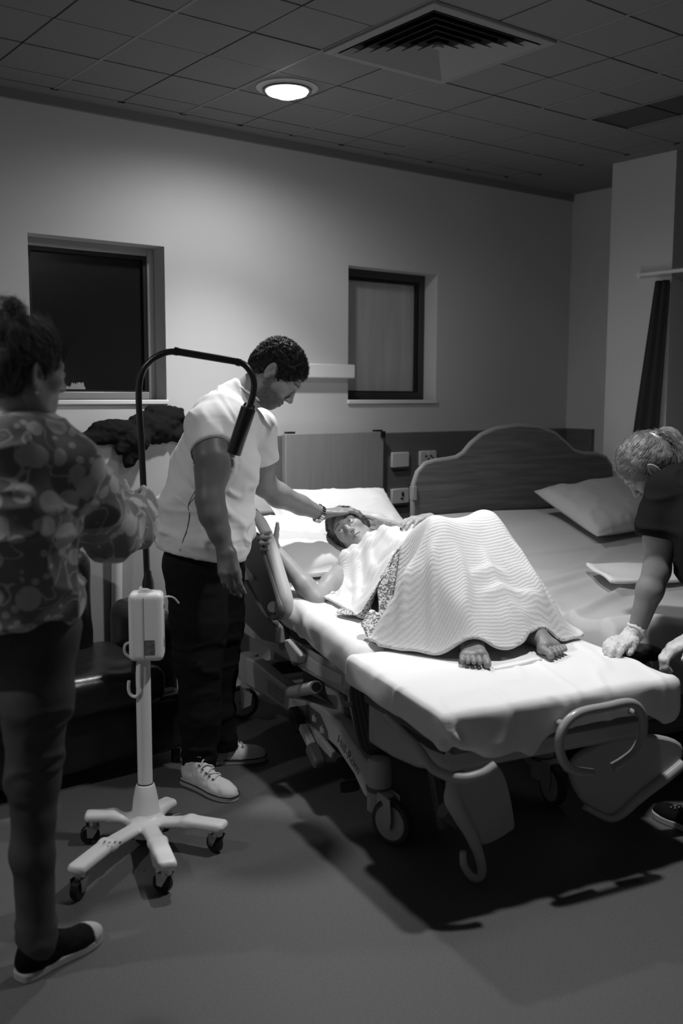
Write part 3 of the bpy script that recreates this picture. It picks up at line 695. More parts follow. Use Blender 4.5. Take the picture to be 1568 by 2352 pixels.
# decal and maker's lettering on the rail
dec = [PV(x, y, -.031) for x, y in ((688, 1622), (706, 1618), (735, 1640), (752, 1680), (754, 1700), (722, 1676), (692, 1652))]
MB().prism(dec, -BV*.0015).build('warning_decal', M['decal'], rail_l)
for (x, y) in ((720, 1642), (738, 1668)):
    g = MB()
    for k in range(3): g.add(pvz([(x-4, y+4*k), (x+6, y+7+4*k), (x+6, y+9+4*k), (x-4, y+6+4*k)], -.0335), [(0, 1, 2, 3)])
    g.add(pvz([(x, y-3), (x+2, y-2), (x+2, y+16), (x, y+15)], -.0335), [(0, 1, 2, 3)])
    g.build('decal_symbol', M['offw'], rail_l, smooth=False)
def lettering(name, text, a, b, up, nrm, m, parent, height):
    cu = bpy.data.curves.new(name, 'FONT'); cu.body = text; cu.size = 1.; cu.align_x = 'LEFT'; cu.extrude = .0
    ob = bpy.data.objects.new(name, cu); COL.objects.link(ob); bpy.context.view_layer.update()
    me = bpy.data.meshes.new_from_object(ob.evaluated_get(bpy.context.evaluated_depsgraph_get())); bpy.data.objects.remove(ob)
    n = len(me.vertices); co = np.empty(n*3); me.vertices.foreach_get('co', co); co = co.reshape(-1, 3); wdt = co[:, 0].max()
    L = np.linalg.norm(np.asarray(b)-a); x_ = nz(np.asarray(b)-a); u_2 = nz(up-x_*np.dot(up, x_))
    w_ = np.asarray(a)+co[:, :1]/wdt*L*x_+co[:, 1:2]/.72*height*u_2
    me.vertices.foreach_set('co', w_.ravel()); me.materials.clear(); me.materials.append(m); me.update()
    o = bpy.data.objects.new(name, me); COL.objects.link(o); return adopt(o, parent)
a_ = bp(-.0315, .355, .243); b_ = bp(-.0315, .185, .178)
lettering('maker_lettering', 'Hill-Rom', a_, b_, ZI, -BV, M['decal'], rail_l, .036)
MB().prism([bp(-.0305, a, b) for a, b in ((1.03, .30), (.86, .295), (.86, .235), (1.03, .24))], -BV*.001).build('rail_label', mat('printed_label', .28, .5, .3, var=.4, vscale=140), rail_l)
# side rail with its tube handle
sr = [PV(x, y, -.13) for x, y in ((560, 1240), (575, 1222), (592, 1240), (612, 1300), (634, 1370), (641, 1405), (632, 1424), (615, 1420), (592, 1380), (570, 1335), (556, 1290))]
o = MB().prism(catmull(sr, 4, True), BV*.03).build('side_rail', M['bedpl2'], bed, .01)
MB().cyl(PV(627, 1394, -.14), PV(628, 1394, -.09), .022, seg=20).build('rail_pivot', M['bedpl2'], o)
rt = [PV(x, y, -.09) for x, y in ((548, 1150), (572, 1170), (597, 1198), (614, 1232), (628, 1275), (642, 1325), (655, 1375), (656, 1405), (645, 1416))]
MB().tube(catmull(rt, 6), [.024, .024, .024, .024, .025, .027, .029, .030, .024, .018], 16).build('rail_tube', M['offw'], bed)
for poly, v_, nm, mm in ((((556, 1330), (600, 1400), (636, 1440), (642, 1480), (600, 1470), (560, 1430)), -.10, 'rail_arm', 'bedpl2'), (((622, 1430), (640, 1425), (668, 1490), (690, 1522), (672, 1530), (640, 1490)), -.06, 'rail_arm', 'bedpl2'), (((646, 1470), (660, 1468), (690, 1508), (684, 1524), (668, 1522)), -.075, 'rail_foot', 'bedpl')):
    MB().prism([PV(x, y, v_) for x, y in poly], BV*.03).build(nm, M[mm], bed, .008)
for v0 in (.69,):
    MB().prism([bp(v0+.1, .95, .52), bp(v0+.1, .55, .52), bp(v0+.1, .5, .55), bp(v0+.1, .52, .60), bp(v0+.1, .9, .60)], BV*.025).build('side_rail', M['bedpl2'], bed, .008)
# head end
MB().tube(catmull([bp(.0, 1.60, .55), bp(.02, 1.64, .88), bp(.10, 1.65, .93), bp(.60, 1.65, .93), bp(.68, 1.64, .88), bp(.70, 1.60, .55)], 6), .017, 12).build('push_handle', M['tube'], bed)
MB().box(bp(.345, 1.56, .52), (.72, .05, .12), [BV, BU, ZI]).build('head_panel', M['bedpl'], bed, .01)

# ------------------------------------------------------------------ mattress sections in a white sheet
def to_bed(a): return bpa(a)
def slab(name, lo, hi, rad, h, zfun, disp, m, label, cat, group=None):
    lo = np.array(lo, float); hi = np.array(hi, float); S_ = SDF(lo-.06, hi+.06, h); S_.rbox((lo+hi)/2, (hi-lo)/2, rad); V, Q = S_.mesh(); V = V.astype(float)
    V = smoothv(V, Q, 1, .3); N = vnormals(V, Q); V = disp(V, N, lo, hi); V[:, 2] += zfun(V[:, 1])
    W_ = to_bed(V)
    o = mk(name, W_, Q[:, ::-1], m); return tag(o, label, cat, group)   # BV,BU,z is left-handed order here
def bodyz(u): return np.interp(u, [.1, .75, 1.15, 1.6], [0, .065, .11, .16])
def disp_body(V, N, lo, hi):
    t_ = np.clip((V[:, 2]-lo[2])/(hi[2]-lo[2]), 0, 1); side_ = np.clip(1-(V[:, 0]-lo[0])/.05, 0, 1)
    n = .006*vnoise(V*np.array([6, 5, 6]), 2)+side_*(.016*vnoise(V*np.array([3, 7, 5]), 3)+.012*np.abs(vnoise(V*np.array([4, 9, 9]), 9)))
    cre = np.exp(-((V[:, 0]-.06-.03*np.sin(V[:, 1]*3))/.008)**2)*.004*(V[:, 1] < 1.)
    n = n+.010*crease(V@np.array([[.5, -.87, 0], [.87, .5, 0], [0, 0, 1]])*np.array([3, 10, 3]), 14, .12)*np.clip(.3+side_, 0, 1)
    V = V+N*(n+cre)[:, None]
    return V
slab('mattress', (-.055, .13, .49), (.76, 1.58, .635), .05, .012, bodyz, disp_body, M['sheet'], 'white-sheeted main mattress under the patient\'s back and hips', 'mattress', 'hospital bed mattress sections')
def disp_foot(V, N, lo, hi):
    n = .004*vnoise(V*np.array([5, 5, 5]), 12)
    bottom = np.clip((.565-V[:, 2])/.07, 0, 1); front = np.clip(1-(V[:, 1]-lo[1])/.07, 0, 1); lef = np.clip(1-(V[:, 0]-lo[0])/.06, 0, 1)
    edge = np.maximum(front, lef)
    n = n+edge*bottom*(.008*vnoise(np.stack([V[:, 0]*9+V[:, 1]*9, V[:, 2]*2, V[:, 2]*0], 1), 13))
    n = n+front*.010*np.abs(vnoise(np.stack([V[:, 0]*10, V[:, 2]*6, V[:, 1]*0], 1), 17))
    n = n+.005*crease(V@np.array([[.3, -.95, 0], [.95, .3, 0], [0, 0, 1]])*np.array([2, 9, 3]), 18, .1)+edge*.005*crease(np.stack([V[:, 0]*6+V[:, 1]*9, V[:, 2]*3, 0*V[:, 2]], 1), 19, .2)
    # tucked corner at the near left
    cd = np.hypot(V[:, 0]-lo[0]-.03, V[:, 1]-lo[1]-.03); n = n+np.exp(-(cd/.045)**2)*.012*np.sin(V[:, 2]*95+V[:, 0]*80)*bottom**.3
    V = V+N*n[:, None]
    hang = front*bottom*(.005+.045*np.exp(-((V[:, 0]-.14)/.13)**4)+.035*np.exp(-((V[:, 0]-.215)/.03)**2)-.015*np.exp(-((V[:, 0]-.47)/.1)**2)+.05*np.exp(-((V[:, 0]-.74)/.06)**2)+.012*vnoise(np.stack([V[:, 0]*7, V[:, 1]*0, V[:, 2]*0], 1), 15))
    V[:, 2] -= hang
    return V
slab('mattress', (-.105, -.485, .495), (.79, .145, .60), .024, .009, lambda u: 0*u+np.interp(u, [-.5, .1], [0, .03]), disp_foot, M['sheet'], 'white-sheeted foot section mattress with hanging hem at the bed end', 'mattress', 'hospital bed mattress sections')

# ================================================================== SECOND BED with curved headboard
bed2 = thing('double_bed', bp(1.5, .75, 0), 'low wooden bed with curved headboard beside the hospital bed', 'bed')
hu = 1.47
hb = []
for (x, y) in ((951, 1200), (951, 1150), (953, 1112), (962, 1085), (978, 1067), (1000, 1060), (1030, 1056), (1050, 1052), (1066, 1042), (1084, 1020), (1108, 1000), (1140, 986), (1190, 978), (1238, 982), (1275, 996), (1300, 1018), (1318, 1036), (1340, 1043), (1372, 1044), (1392, 1052), (1404, 1070), (1408, 1100), (1406, 1200)):
    hb.append(bl_ := PU(x, y, hu))
hb = [hb[0]*[1, 1, 0]+ZI*.25]+hb+[hb[-1]*[1, 1, 0]+ZI*.25]
MB().prism(hb, BU*.028).build('headboard', M['wood'], bed2, .003)
edge_ = [p+BU*.014 for p in hb]
MB().tube(edge_, .0145, 10).build('headboard_edging', M['woodedge'], bed2)
MB().box(bp(1.52, .70, .28), (1.22, 1.44, .16), [BV, BU, ZI]).build('bed_base', M['wood'], bed2, .01)
for vv, uu in ((.98, .06), (2.08, .06), (.98, 1.38), (2.08, 1.38)): MB().box(bp(vv, uu, .10), (.06, .06, .20), [BV, BU, ZI]).build('leg', M['wood'], bed2, .004)
MB().box(PU(951, 1133, hu)+BU*.01, (.022, .04, .07), [BV, BU, ZI]).build('hinge', M['woodedge'], bed2, .003)
def z2(u): return np.interp(u, [-.1, .35, .80, 1.2, 1.47], [.655, .66, .74, .865, .92])
nu, nv = 96, 120; V = []; uvs = []
gu = np.linspace(-.06, 1.45, nv); gv = np.linspace(.885, 2.11, nu)
U_, Vv = np.meshgrid(gu, gv, indexing='ij'); Zt = z2(U_)
p3 = np.stack([Vv.ravel(), U_.ravel(), 0*U_.ravel()], 1)
front_w = np.clip((1.0-U_)/.4, 0, 1).ravel()
ang = p3@np.array([[.93, -.37, 0], [.37, .93, 0], [0, 0, 1]])
wr = front_w*(.030*crease(ang*np.array([1.5, 4.5, 1]), 21, .28)+.016*crease(ang*np.array([2.5, 8, 1])+3, 23, .3)+.012*vnoise(p3*4, 25))
wr += (1-front_w)*(.004*vnoise(ang*np.array([1.5, 7, 1]), 27))
wr += .012*np.exp(-((U_.ravel()-.86-.05*Vv.ravel())/.012)**2)
Z2 = Zt.ravel()+wr-.012
ed = np.minimum(np.minimum(Vv-.885, 2.11-Vv), U_+.06).ravel()
Z2 -= .05*np.exp(-(ed/.02)**2)
top = np.stack([Vv.ravel(), U_.ravel(), Z2], 1); F = []
for i in range(nv-1):
    for j in range(nu-1): F.append((i*nu+j, i*nu+j+1, (i+1)*nu+j+1, (i+1)*nu+j))
# skirts
ring_ = [j for j in range(nu)]+[(i)*nu+nu-1 for i in range(1, nv)]+[(nv-1)*nu+j for j in range(nu-2, -1, -1)]+[i*nu for i in range(nv-2, 0, -1)]
base = len(top); sk = top[ring_].copy(); sk[:, 2] = .37; allv = np.concatenate([top, sk])
for k in range(len(ring_)):
    k2 = (k+1) % len(ring_); F.append((ring_[k], base+k, base+k2, ring_[k2]))
F.append(tuple(base+k for k in range(len(ring_)-1, -1, -1)))
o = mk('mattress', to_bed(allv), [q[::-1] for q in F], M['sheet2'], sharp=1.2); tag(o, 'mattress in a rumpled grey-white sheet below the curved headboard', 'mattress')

# ------------------------------------------------------------------ pillows
def pillow(name, c, ax, a, b, t_, seed, m, label, group=None, wr=.010):
    n = 46; s = np.linspace(-1, 1, n); S2, T2 = np.meshgrid(s, s, indexing='ij'); ax = np.array([nz(k) for k in ax])
    out = 1-.10*(S2**2)*(1-T2**2)*0-.06*(1-np.abs(S2))*np.abs(T2)**6-.06*(1-np.abs(T2))*np.abs(S2)**6
    X = S2*a*(1-.05*(1-T2**2)*np.abs(S2)**3); Y = T2*b*(1-.07*(1-S2**2)*np.abs(T2)**3)
    H_ = np.clip((1-np.abs(S2)**3.2)*(1-np.abs(T2)**3.2), 0, 1)**.55*t_
    q = np.stack([X.ravel()*9, Y.ravel()*9, 0*X.ravel()+seed], 1); w_ = (wr*vnoise(q, seed)+wr*.7*(folds(q*1.7+4, seed+1)**3)-wr*.35).reshape(n, n)*(.25+.75*(np.maximum(np.abs(S2), np.abs(T2))**2))
    up = np.stack([X.ravel(), Y.ravel(), (H_+w_*np.minimum(H_/t_*3, 1)).ravel()], 1); dn = np.stack([X.ravel(), Y.ravel(), (-H_*.75+w_*0).ravel()], 1)
    Vp = np.concatenate([up, dn]); F = []
    for i in range(n-1):
        for j in range(n-1):
            k = i*n+j; F.append((k, k+n, k+n+1, k+1)); F.append((n*n+k, n*n+k+1, n*n+k+n+1, n*n+k+n))
    for i in range(n-1):
        F.append((i*n, i*n+1-0 if False else (i+1)*n, n*n+(i+1)*n, n*n+i*n)[::-1]); F.append((i*n+n-1, (i+1)*n+n-1, n*n+(i+1)*n+n-1, n*n+i*n+n-1))
        F.append((i, i+1, n*n+i+1, n*n+i)); F.append(((n-1)*n+i, (n-1)*n+i+1, n*n+(n-1)*n+i+1, n*n+(n-1)*n+i)[::-1])
    W_ = np.asarray(c)+Vp[:, :1]*ax[0]+Vp[:, 1:2]*ax[1]+Vp[:, 2:]*ax[2]
    if np.dot(np.cross(ax[0], ax[1]), ax[2]) < 0: F = [f[::-1] for f in F]
    o = mk(name, W_, F, m); return tag(o, label, 'pillow', group)
def slant(a): return [BV, nz(BU+a*ZI), nz(np.cross(BV, nz(BU+a*ZI)))]
pillow('pillow', bp(.22, 1.20, .835), slant(.30), .37, .29, .085, 31, M['pillow'], 'white pillow under the patient\'s head on the left', 'pillows under the patient')
pillow('pillow', bp(.50, 1.40, .905), slant(.62), .33, .24, .075, 37, M['pillow'], 'white pillow with raised corner behind the patient\'s hair', 'pillows under the patient')
ax3 = slant(.42); rz = .12
ax3 = [nz(ax3[0]*math.cos(rz)+ax3[1]*math.sin(rz)), nz(-ax3[0]*math.sin(rz)+ax3[1]*math.cos(rz)), ax3[2]]
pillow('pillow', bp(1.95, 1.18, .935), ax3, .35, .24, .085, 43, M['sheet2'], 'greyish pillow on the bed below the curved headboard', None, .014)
# metal bracket on the board behind the pillow
bk = MB().tube(catmull([P(746, 1176, 4.90), P(744, 1152, 4.90), P(748, 1149, 4.90), P(778, 1148, 4.90), P(781, 1152, 4.90), P(776, 1176, 4.90)], 4), .0065, 10).build('wall_bracket', M['steel']); tag(bk, 'thin metal bracket on the grey board above the pillow', 'bracket')
# folded white pad on the second bed
def cloth_patch(name, corners, n, zoff, amp, seed, m, label, cat, th=.006):
    A, B, Cc, D = [np.asarray(c, float) for c in corners]; V = []; F = []
    for i in range(n+1):
        for j in range(n+1):
            s, t = i/n, j/n; V.append((1-s)*(1-t)*A+s*(1-t)*B+s*t*Cc+(1-s)*t*D)
    V = np.array(V); V[:, 2] += zoff+amp*vnoise(V*9, seed)+amp*.6*vnoise(V*23, seed+1)
    for i in range(n):
        for j in range(n): k = i*(n+1)+j; F.append((k, k+1, k+n+2, k+n+1))
    o = mk(name, V, F, m); s_ = o.modifiers.new('solid', 'SOLIDIFY'); s_.thickness = th; s_.offset = 1
    return tag(o, label, cat)
V = []; F = []; n = 20
for i in range(n+1):
    for j in range(n+1):
        a_ = i/n; b_ = j/n; vv = 1.27+.05*b_+.70*a_; uu = .40+.22*b_*(1-.1*a_)-.02*a_; V.append((vv, uu, float(z2(uu))+.046+.016*math.exp(-a_*18)+.006*math.sin(b_*6+a_*9)))
for i in range(n):
    for j in range(n): k = i*(n+1)+j; F.append((k, k+1, k+n+2, k+n+1))
o = mk('folded_pad', bpa(np.array(V)), [q[::-1] for q in F][::1], M['sheet']); s_ = o.modifiers.new('solid', 'SOLIDIFY'); s_.thickness = .014; s_.offset = -1
tag(o, 'white absorbent pad folded on the second bed beside the midwife', 'pad')
cloth_patch('folded_cloth', (bp(.27, -.20, .617), bp(.48, -.17, .617), bp(.50, -.03, .623), bp(.26, -.03, .623)), 18, .004, .006, 57, M['sheet'], 'white cloth lying flat between the patient\'s feet', 'cloth', .012)
S_ = SDF((-.1, -.1, -.1), (.4, .3, .15), .007); S_.ell((.1, .06, 0), (.09, .05, .035), .02); S_.chain([(.02, .02, 0), (.12, .10, .02), (.22, .06, .0)], [.03, .035, .025], .02)
V, Q = S_.mesh(); V = V.astype(float); V = V+vnormals(V, Q)*(.006*vnoise(V*30, 3))[:, None]
V = bp(.835, -.13, .555)+V[:, :1]*nz(BV*.8-BU*.1)+V[:, 1:2]*BU+V[:, 2:]*ZI
o = mk('dark_garment', V, Q[:, ::-1], M['gown']); tag(o, 'dark crumpled garment lying between the two beds beside the glove', 'garment')

# ================================================================== EXAMINATION LAMP STAND
lamp = thing('examination_lamp', (1.432, 2.955, 0), 'white wheeled examination lamp with black gooseneck held by the woman', 'lamp')
c0 = np.array([1.432, 2.955, 0.])
MB().lathe(c0, [(.050, .075), (.047, .10), (.041, .15), (.033, .190), (.030, .198), (.026, .200)], seg=32).build('base_cone', M['white'], lamp)
MB().lathe(c0, [(.0245, .195), (.0265, .196), (.0265, .203), (.0245, .204)], seg=28, caps=False).build('collar_ring', M['rubber'], lamp)
S_ = SDF((1.0, 2.5, .02), (1.85, 3.4, .2), .0055)
tips = [PZ(163, 2000, .105), PZ(388, 1990, .105), PZ(522, 1893, .105), PZ(393, 1835, .105), PZ(195, 1868, .105)]
S_.cap(c0+ZI*.060, c0+ZI*.075, .062, .055, .02)
for tp in tips:
    dd = tp-c0; dd[2] = 0; L = np.linalg.norm(dd)*.93; dn = nz(dd); kn = c0+dn*L*.58
    def flatcap(a, b, w_, t_):
        t0 = nz(b-a); s_ = nz(np.cross(ZI, t0)); n_ = np.cross(t0, s_)
        S_.rbox((a+b)/2, (np.linalg.norm(b-a)/2+w_*.5, w_, t_), min(t_, w_)*.9, .02, [t0, s_, n_])
    flatcap(c0+ZI*.062, kn+ZI*.092, .028, .015); flatcap(kn+ZI*.094, c0+dn*L+ZI*.096, .030, .016)
V, Q = S_.mesh(); V = smoothv(V.astype(float), Q, 2); mk('star_base', V, Q, M['white'], lamp)
for i, tp in enumerate(tips):
    dd = tp-c0; dd[2] = 0; L = np.linalg.norm(dd)*.93; dn = nz(dd); a = c0+dn*(L-.015); ang = [2.2, .5, .2, 1.3, 1.2][i]
    ax = np.array([math.cos(ang), math.sin(ang), 0]); fw = np.array([-ax[1], ax[0], 0]); off = fw*.014
    MB().cyl(a+ZI*.062, a+ZI*.084, .018, seg=16).build('castor_stem', M['chrome'], lamp)
    w_ = MB().lathe(a+off+ZI*.032-ax*.013, [(.012, 0), (.028, .001), (.032, .006), (.032, .020), (.028, .025), (.012, .026)], ax, 22).build('castor_wheel', M['dark'], lamp)
    MB().prism([a+ax*.017+fw*-.018+ZI*.066, a+ax*.017+fw*.026+ZI*.066, a+ax*.017+fw*.024+ZI*.028, a+ax*.017+fw*.006+ZI*.026], ax*.003).build('castor_fork', M['chrome'], lamp)
    MB().prism([a-ax*.020+fw*-.018+ZI*.066, a-ax*.020+fw*.026+ZI*.066, a-ax*.020+fw*.024+ZI*.028, a-ax*.020+fw*.006+ZI*.026], ax*.003).build('castor_fork', M['chrome'], lamp)
    if i in (0, 3): MB().tube([a-fw*.02+ZI*.05, a-fw*.045+ZI*.055], .004, 8).build('brake_lever', M['chrome'], lamp)
MB().cyl(c0+ZI*.19, c0+ZI*.66, .0245, seg=28).build('pole', M['white'], lamp)
hx = [RI*.98+TI*.05, TI, ZI]; hx = [nz(RI), nz(TI), ZI]
bc = (P(337, 1436, 3.22))
S_ = SDF((-.09, -.09, -.15), (.09, .09, .15), .004); S_.rbox((0, 0, 0), (.056, .045, .113), .018); V, Q = S_.mesh(); V = V.astype(float)
ry = -.10; bx = [nz(RI*math.cos(ry)+TI*math.sin(ry)), nz(-RI*math.sin(ry)+TI*math.cos(ry)), ZI]
W_ = bc+V[:, :1]*bx[0]+V[:, 1:2]*bx[1]+V[:, 2:]*bx[2]
box_ = mk('power_box', W_, Q[:, ::-1], M['white'], lamp)
MB().lathe(bc+ZI*.108, [(.024, 0), (.024, .016), (.021, .020)], seg=24).build('neck_collar', M['white'], lamp)
fc = bc+bx[1]*.0455
MB().box(fc+bx[0]*-.006, (.0010, .001, .20), bx).build('seam', M['rubber'], box_)
MB().box(fc+bx[0]*.012-ZI*.065, (.034, .001, .05), bx).build('rating_label', mat('foil_label', .22, .35, .5, metal=.4, var=.5, vscale=120), box_)
sx = bc+bx[0]*.0565
MB().box(sx+ZI*.06+bx[1]*-.01, (.001, .03, .012), bx).build('side_label', M['decal'], box_)
MB().box(sx-ZI*.055+bx[1]*.012, (.001, .016, .03), bx).build('side_label', M['decal'], box_)
MB().tube(catmull([PZ(300, 1512, .63) if False else P(302, 1512, 3.2), P(287, 1500, 3.2), P(287, 1482, 3.2), P(298, 1475, 3.21)], 6), .0045, 8).build('cable_loop', M['offw'], lamp)
MB().tube(catmull([P(376, 1372, 3.25), P(388, 1370, 3.3), P(400, 1374, 3.4), P(410, 1385, 3.45)], 6), .0035, 8).build('power_cable', M['white'], lamp)
MB().cyl(P(313, 1512, 3.21), P(306, 1545, 3.21), .012, .007, seg=12).build('plug', M['dark'], lamp)
MB().tube(catmull([P(321, 1525, 3.19), P(321, 1575, 3.19), P(319, 1592, 3.19), P(310, 1600, 3.19), P(299, 1594, 3.19), P(295, 1580, 3.19), P(296, 1564, 3.19)], 6), .0055, 10).build('cable_hook', M['white'], lamp)
MB().box(P(324, 1540, 3.195), (.012, .01, .05), hx).build('hook_plate', M['white'], lamp, .003)
goose = [(339, 1352), (336, 1280), (333, 1200), (329, 1110), (324, 1010), (319, 930), (320, 880), (330, 848), (352, 824), (380, 810), (406, 807)]
Dg = np.linspace(3.22, 3.22, len(goose))
MB().tube(catmull([P(x, y, 3.22) for x, y in goose], 6), .0105, 16).build('gooseneck', M['black'], lamp)
MB().lathe(P(340, 1352, 3.22), [(.020, 0), (.019, .02), (.013, .045), (.011, .06)], (0, 0, 1), 20).build('gooseneck_boot', M['black'], lamp)
MB().tube([P(404, 807, 3.22), P(548, 831, 3.22)], .0118, 16).build('straight_arm', M['black'], lamp)
for x, y, x2, y2 in ((400, 806, 409, 808), (543, 830, 552, 833)): MB().tube([P(x, y, 3.22), P(x2, y2, 3.22)], .0135, 16).build('arm_joint', M['black'], lamp)
MB().tube(catmull([P(x, y, 3.22) for x, y in ((548, 831), (564, 840), (577, 858), (583, 880), (581, 905), (572, 938))], 6), .0105, 16).build('gooseneck', M['black'], lamp)
hA, hB = P(571, 936, 3.22), P(536, 1043, 3.22)
MB().lathe(hA, [(.018, -.012), (.020, 0), (.0245, .002), (.0245, np.linalg.norm(hB-hA)-.004), (.0225, np.linalg.norm(hB-hA))], nz(hB-hA), 28).build('lamp_head', M['black'], lamp)
for dx in (-.010, .010): MB().cyl(hA+RI*dx+TI*.015-ZI*.002, hA+RI*dx+TI*.018-ZI*.002+ZI*.003, .004, seg=10).build('screw', M['chrome'], lamp)
# handwriting on one arm of the base
hw = []; 
a0, a1 = PZ(212, 1936, .118), PZ(284, 1938, .116)
g = MB(); rr = random.Random(5)
lu = nz(a1-a0); lv = nz(np.cross(ZI, lu)); LL = np.linalg.norm(a1-a0)
glyphs = {'D': [[(0, 0), (0, 1), (.5, .8), (.55, .3), (0, 0)]], '.': [[(.2, 0), (.3, .1)]], 'S': [[(.55, .9), (.2, 1), (.05, .7), (.5, .4), (.4, .05), (0, .1)]], 'u': [[(0, .7), (.05, .1), (.4, .1), (.5, .7), (.5, 0)]], 'i': [[(.1, .6), (.1, 0)]], 't': [[(.2, 1), (.2, 0)], [(0, .7), (.45, .7)]], 'e': [[(0, .35), (.5, .4), (.3, .7), (0, .3), (.4, 0)]], '8': [[(.25, .5), (.05, .8), (.3, 1), (.5, .75), (.1, .25), (.3, 0), (.5, .2), (.25, .5)]]}
word = 'D.SuS8'
for i, ch in enumerate(word):
    for st in glyphs[ch]:
        pts = [a0+lu*LL*(i+x*.8)/len(word)+lv*.016*(y-.2)+ZI*.0015 for x, y in st]
        g.tube(pts, .0011, 6)
g.build('handwriting', M['ink'], lamp)

# ================================================================== PEOPLE: builders
def rgb(*a): return a
def head(kind, hs=1., h=.0026, skin=.36, stubble=False, eyes='open'):
    """head and neck stump in its own frame: x forward, y left, z up; returns verts, quads, colour"""
    S_ = SDF((-.135, -.105, -.175), (.145, .105, .15), h); fem = kind == 'f'
    S_.ell((-.014, 0, .034), (.098, .076, .084), .01)
    S_.ell((.028, 0, -.028), (.064, .060 if not fem else .057, .080), .03)
    jw = .050 if not fem else .045
    for s in (-1, 1):
        S_.cap((-.004, s*jw, -.05), (.058, s*.018, -.096), .022, .017, .03)
        S_.ell((.058, s*.040, -.018), (.026, .022, .022), .025)
        S_.cap((.086, s*.010, .026), (.070, s*.044, .022), .011 if not fem else .008, .009, .018)
    S_.ell((.068, 0, -.098), (.022, .022, .018), .02)
    S_.ell((.070, 0, -.066), (.026, .030, .030), .02)                   # muzzle
    S_.cap((.0, 0, -.06), (-.02, 0, -.18), .050 if fem else .058, .054 if fem else .062, .03)
    for s in (-1, 1): S_.ell((.098, s*.032, .002), (.020, .0175, .0125), .012, mode='sub')
    # nose
    S_.cap((.087, 0, .014), (.108, 0, -.026), .0075, .0095, .010); S_.ell((.111, 0, -.031), (.0105, .0105, .0095), .008)
    for s in (-1, 1): S_.ell((.100, s*.0125, -.036), (.010, .0075, .0075), .006); S_.ell((.105, s*.007, -.043), (.005, .0035, .004), .003, mode='sub')
    # lips
    for s in (-1, 1):
        S_.cap((.0965, s*.004, -.0605), (.083, s*.023, -.0660), .0052, .003, .006); S_.cap((.094, 0, -.0715), (.083, s*.020, -.0680), .0062, .003, .006)
    for s in (-1, 1): S_.cap((.1035, 0, -.0662), (.087, s*.024, -.0665), .0022, .0018, .002, 'sub')
    # eyelids over the eyeballs
    for s in (-1, 1):
        c = (.0785, s*.0315, .001); S_.ell(c, (.0150, .0158, .0138), .004)
        if eyes == 'open': S_.ell((.0935, s*.0315, .0005), (.0125, .0128, .0064), .0015, mode='sub')
        else: S_.cap((.094, s*.021, -.006), (.088, s*.043, -.005), .0016, .0012, .001, 'sub')
    for s in (-1, 1):                                                        # ears
        A = [nz((.86, s*.5, 0)), nz((-s*.5*s, .86*s*s, 0)) if False else nz((-.5*s, .86, 0)), (0, 0, 1)]
        A = [nz((.9, s*-.42, .15)), nz((s*.42, .9, 0)), nz(np.cross(nz((.9, s*-.42, .15)), nz((s*.42, .9, 0))))]
        S_.ell((-.014, s*.080, -.006), (.0175, .0065, .0310), .004, A); S_.ell((-.006, s*.074, -.010), (.012, .010, .022), .006, A)
        S_.ell((-.009, s*.0900, -.004), (.0115, .0110, .0220), .002, A, 'sub')
        rim_ = [np.array((-.014, s*.082, -.006))+np.array(A[0])*.0160*math.cos(a_)+np.array(A[2])*.0300*math.sin(a_) for a_ in np.radians([-75, -20]*0+[60, 90, 120, 150, 180, 210, 240])]
        S_.chain(rim_, [.0030, .0036, .0038, .0038, .0036, .0034, .0036], .0015)
        rim_ = [np.array((-.012, s*.083, -.006))+np.array(A[0])*.0095*math.cos(a_)+np.array(A[2])*.0190*math.sin(a_) for a_ in np.radians([110, 140, 170, 200, 235])]
        S_.chain(rim_, [.002, .0026, .0028, .0028, .0026], .0015)
        S_.ell((.0, s*.082, -.012), (.004, .006, .008), .002, mode='sub'); S_.cap((.002, s*.076, -.004), (.002, s*.078, -.014), .0045, .004, .004); S_.ell((-.012, s*.081, -.034), (.008, .005, .008), .004)
    V, Q = S_.mesh(); V = smoothv(V.astype(float), Q, 1, .4)
    col = np.full(len(V), skin); x, y, z = V.T
    def blob(cx, cy, cz, rx, ry, rz_): return np.exp(-(((x-cx)/rx)**2+((np.abs(y)-cy)/ry)**2+((z-cz)/rz_)**2))
    lips = blob(.098, .0, -.066, .02, .020, .0065)+0*x; col *= 1-.45*np.clip(lips*1.3, 0, 1)*(x > .08)
    arch = .026+.004*np.cos((np.abs(y)-.028)*70); brow = np.exp(-((z-arch)/.0042)**2)*np.clip((np.abs(y)-.008)/.006, 0, 1)*np.clip((.056-np.abs(y))/.012, 0, 1)*(x > .05)
    col *= 1-(.85 if not fem else .7)*brow
    col *= 1-.35*blob(.088, .032, .006, .02, .016, .007)*(1 if fem else .6)
    if stubble:
        sb = np.clip((-.035-z)/.02, 0, 1)*np.clip((x+.005)/.02, 0, 1)*(z > -.125)+np.clip((.02-np.abs(x-.012))/.012, 0, 1)*np.clip((.0-z)/.02, 0, 1)*(np.abs(y) > .05)*(z > -.06)
        mo = blob(.1, 0, -.052, .03, .026, .009); sb = np.clip(sb+mo, 0, 1)*(1-np.clip(lips*1.2, 0, 1))
        nzv = .5+.5*vnoise(V*420, 3); col *= 1-sb*(.45+.35*nzv)
    return V*hs, Q, col
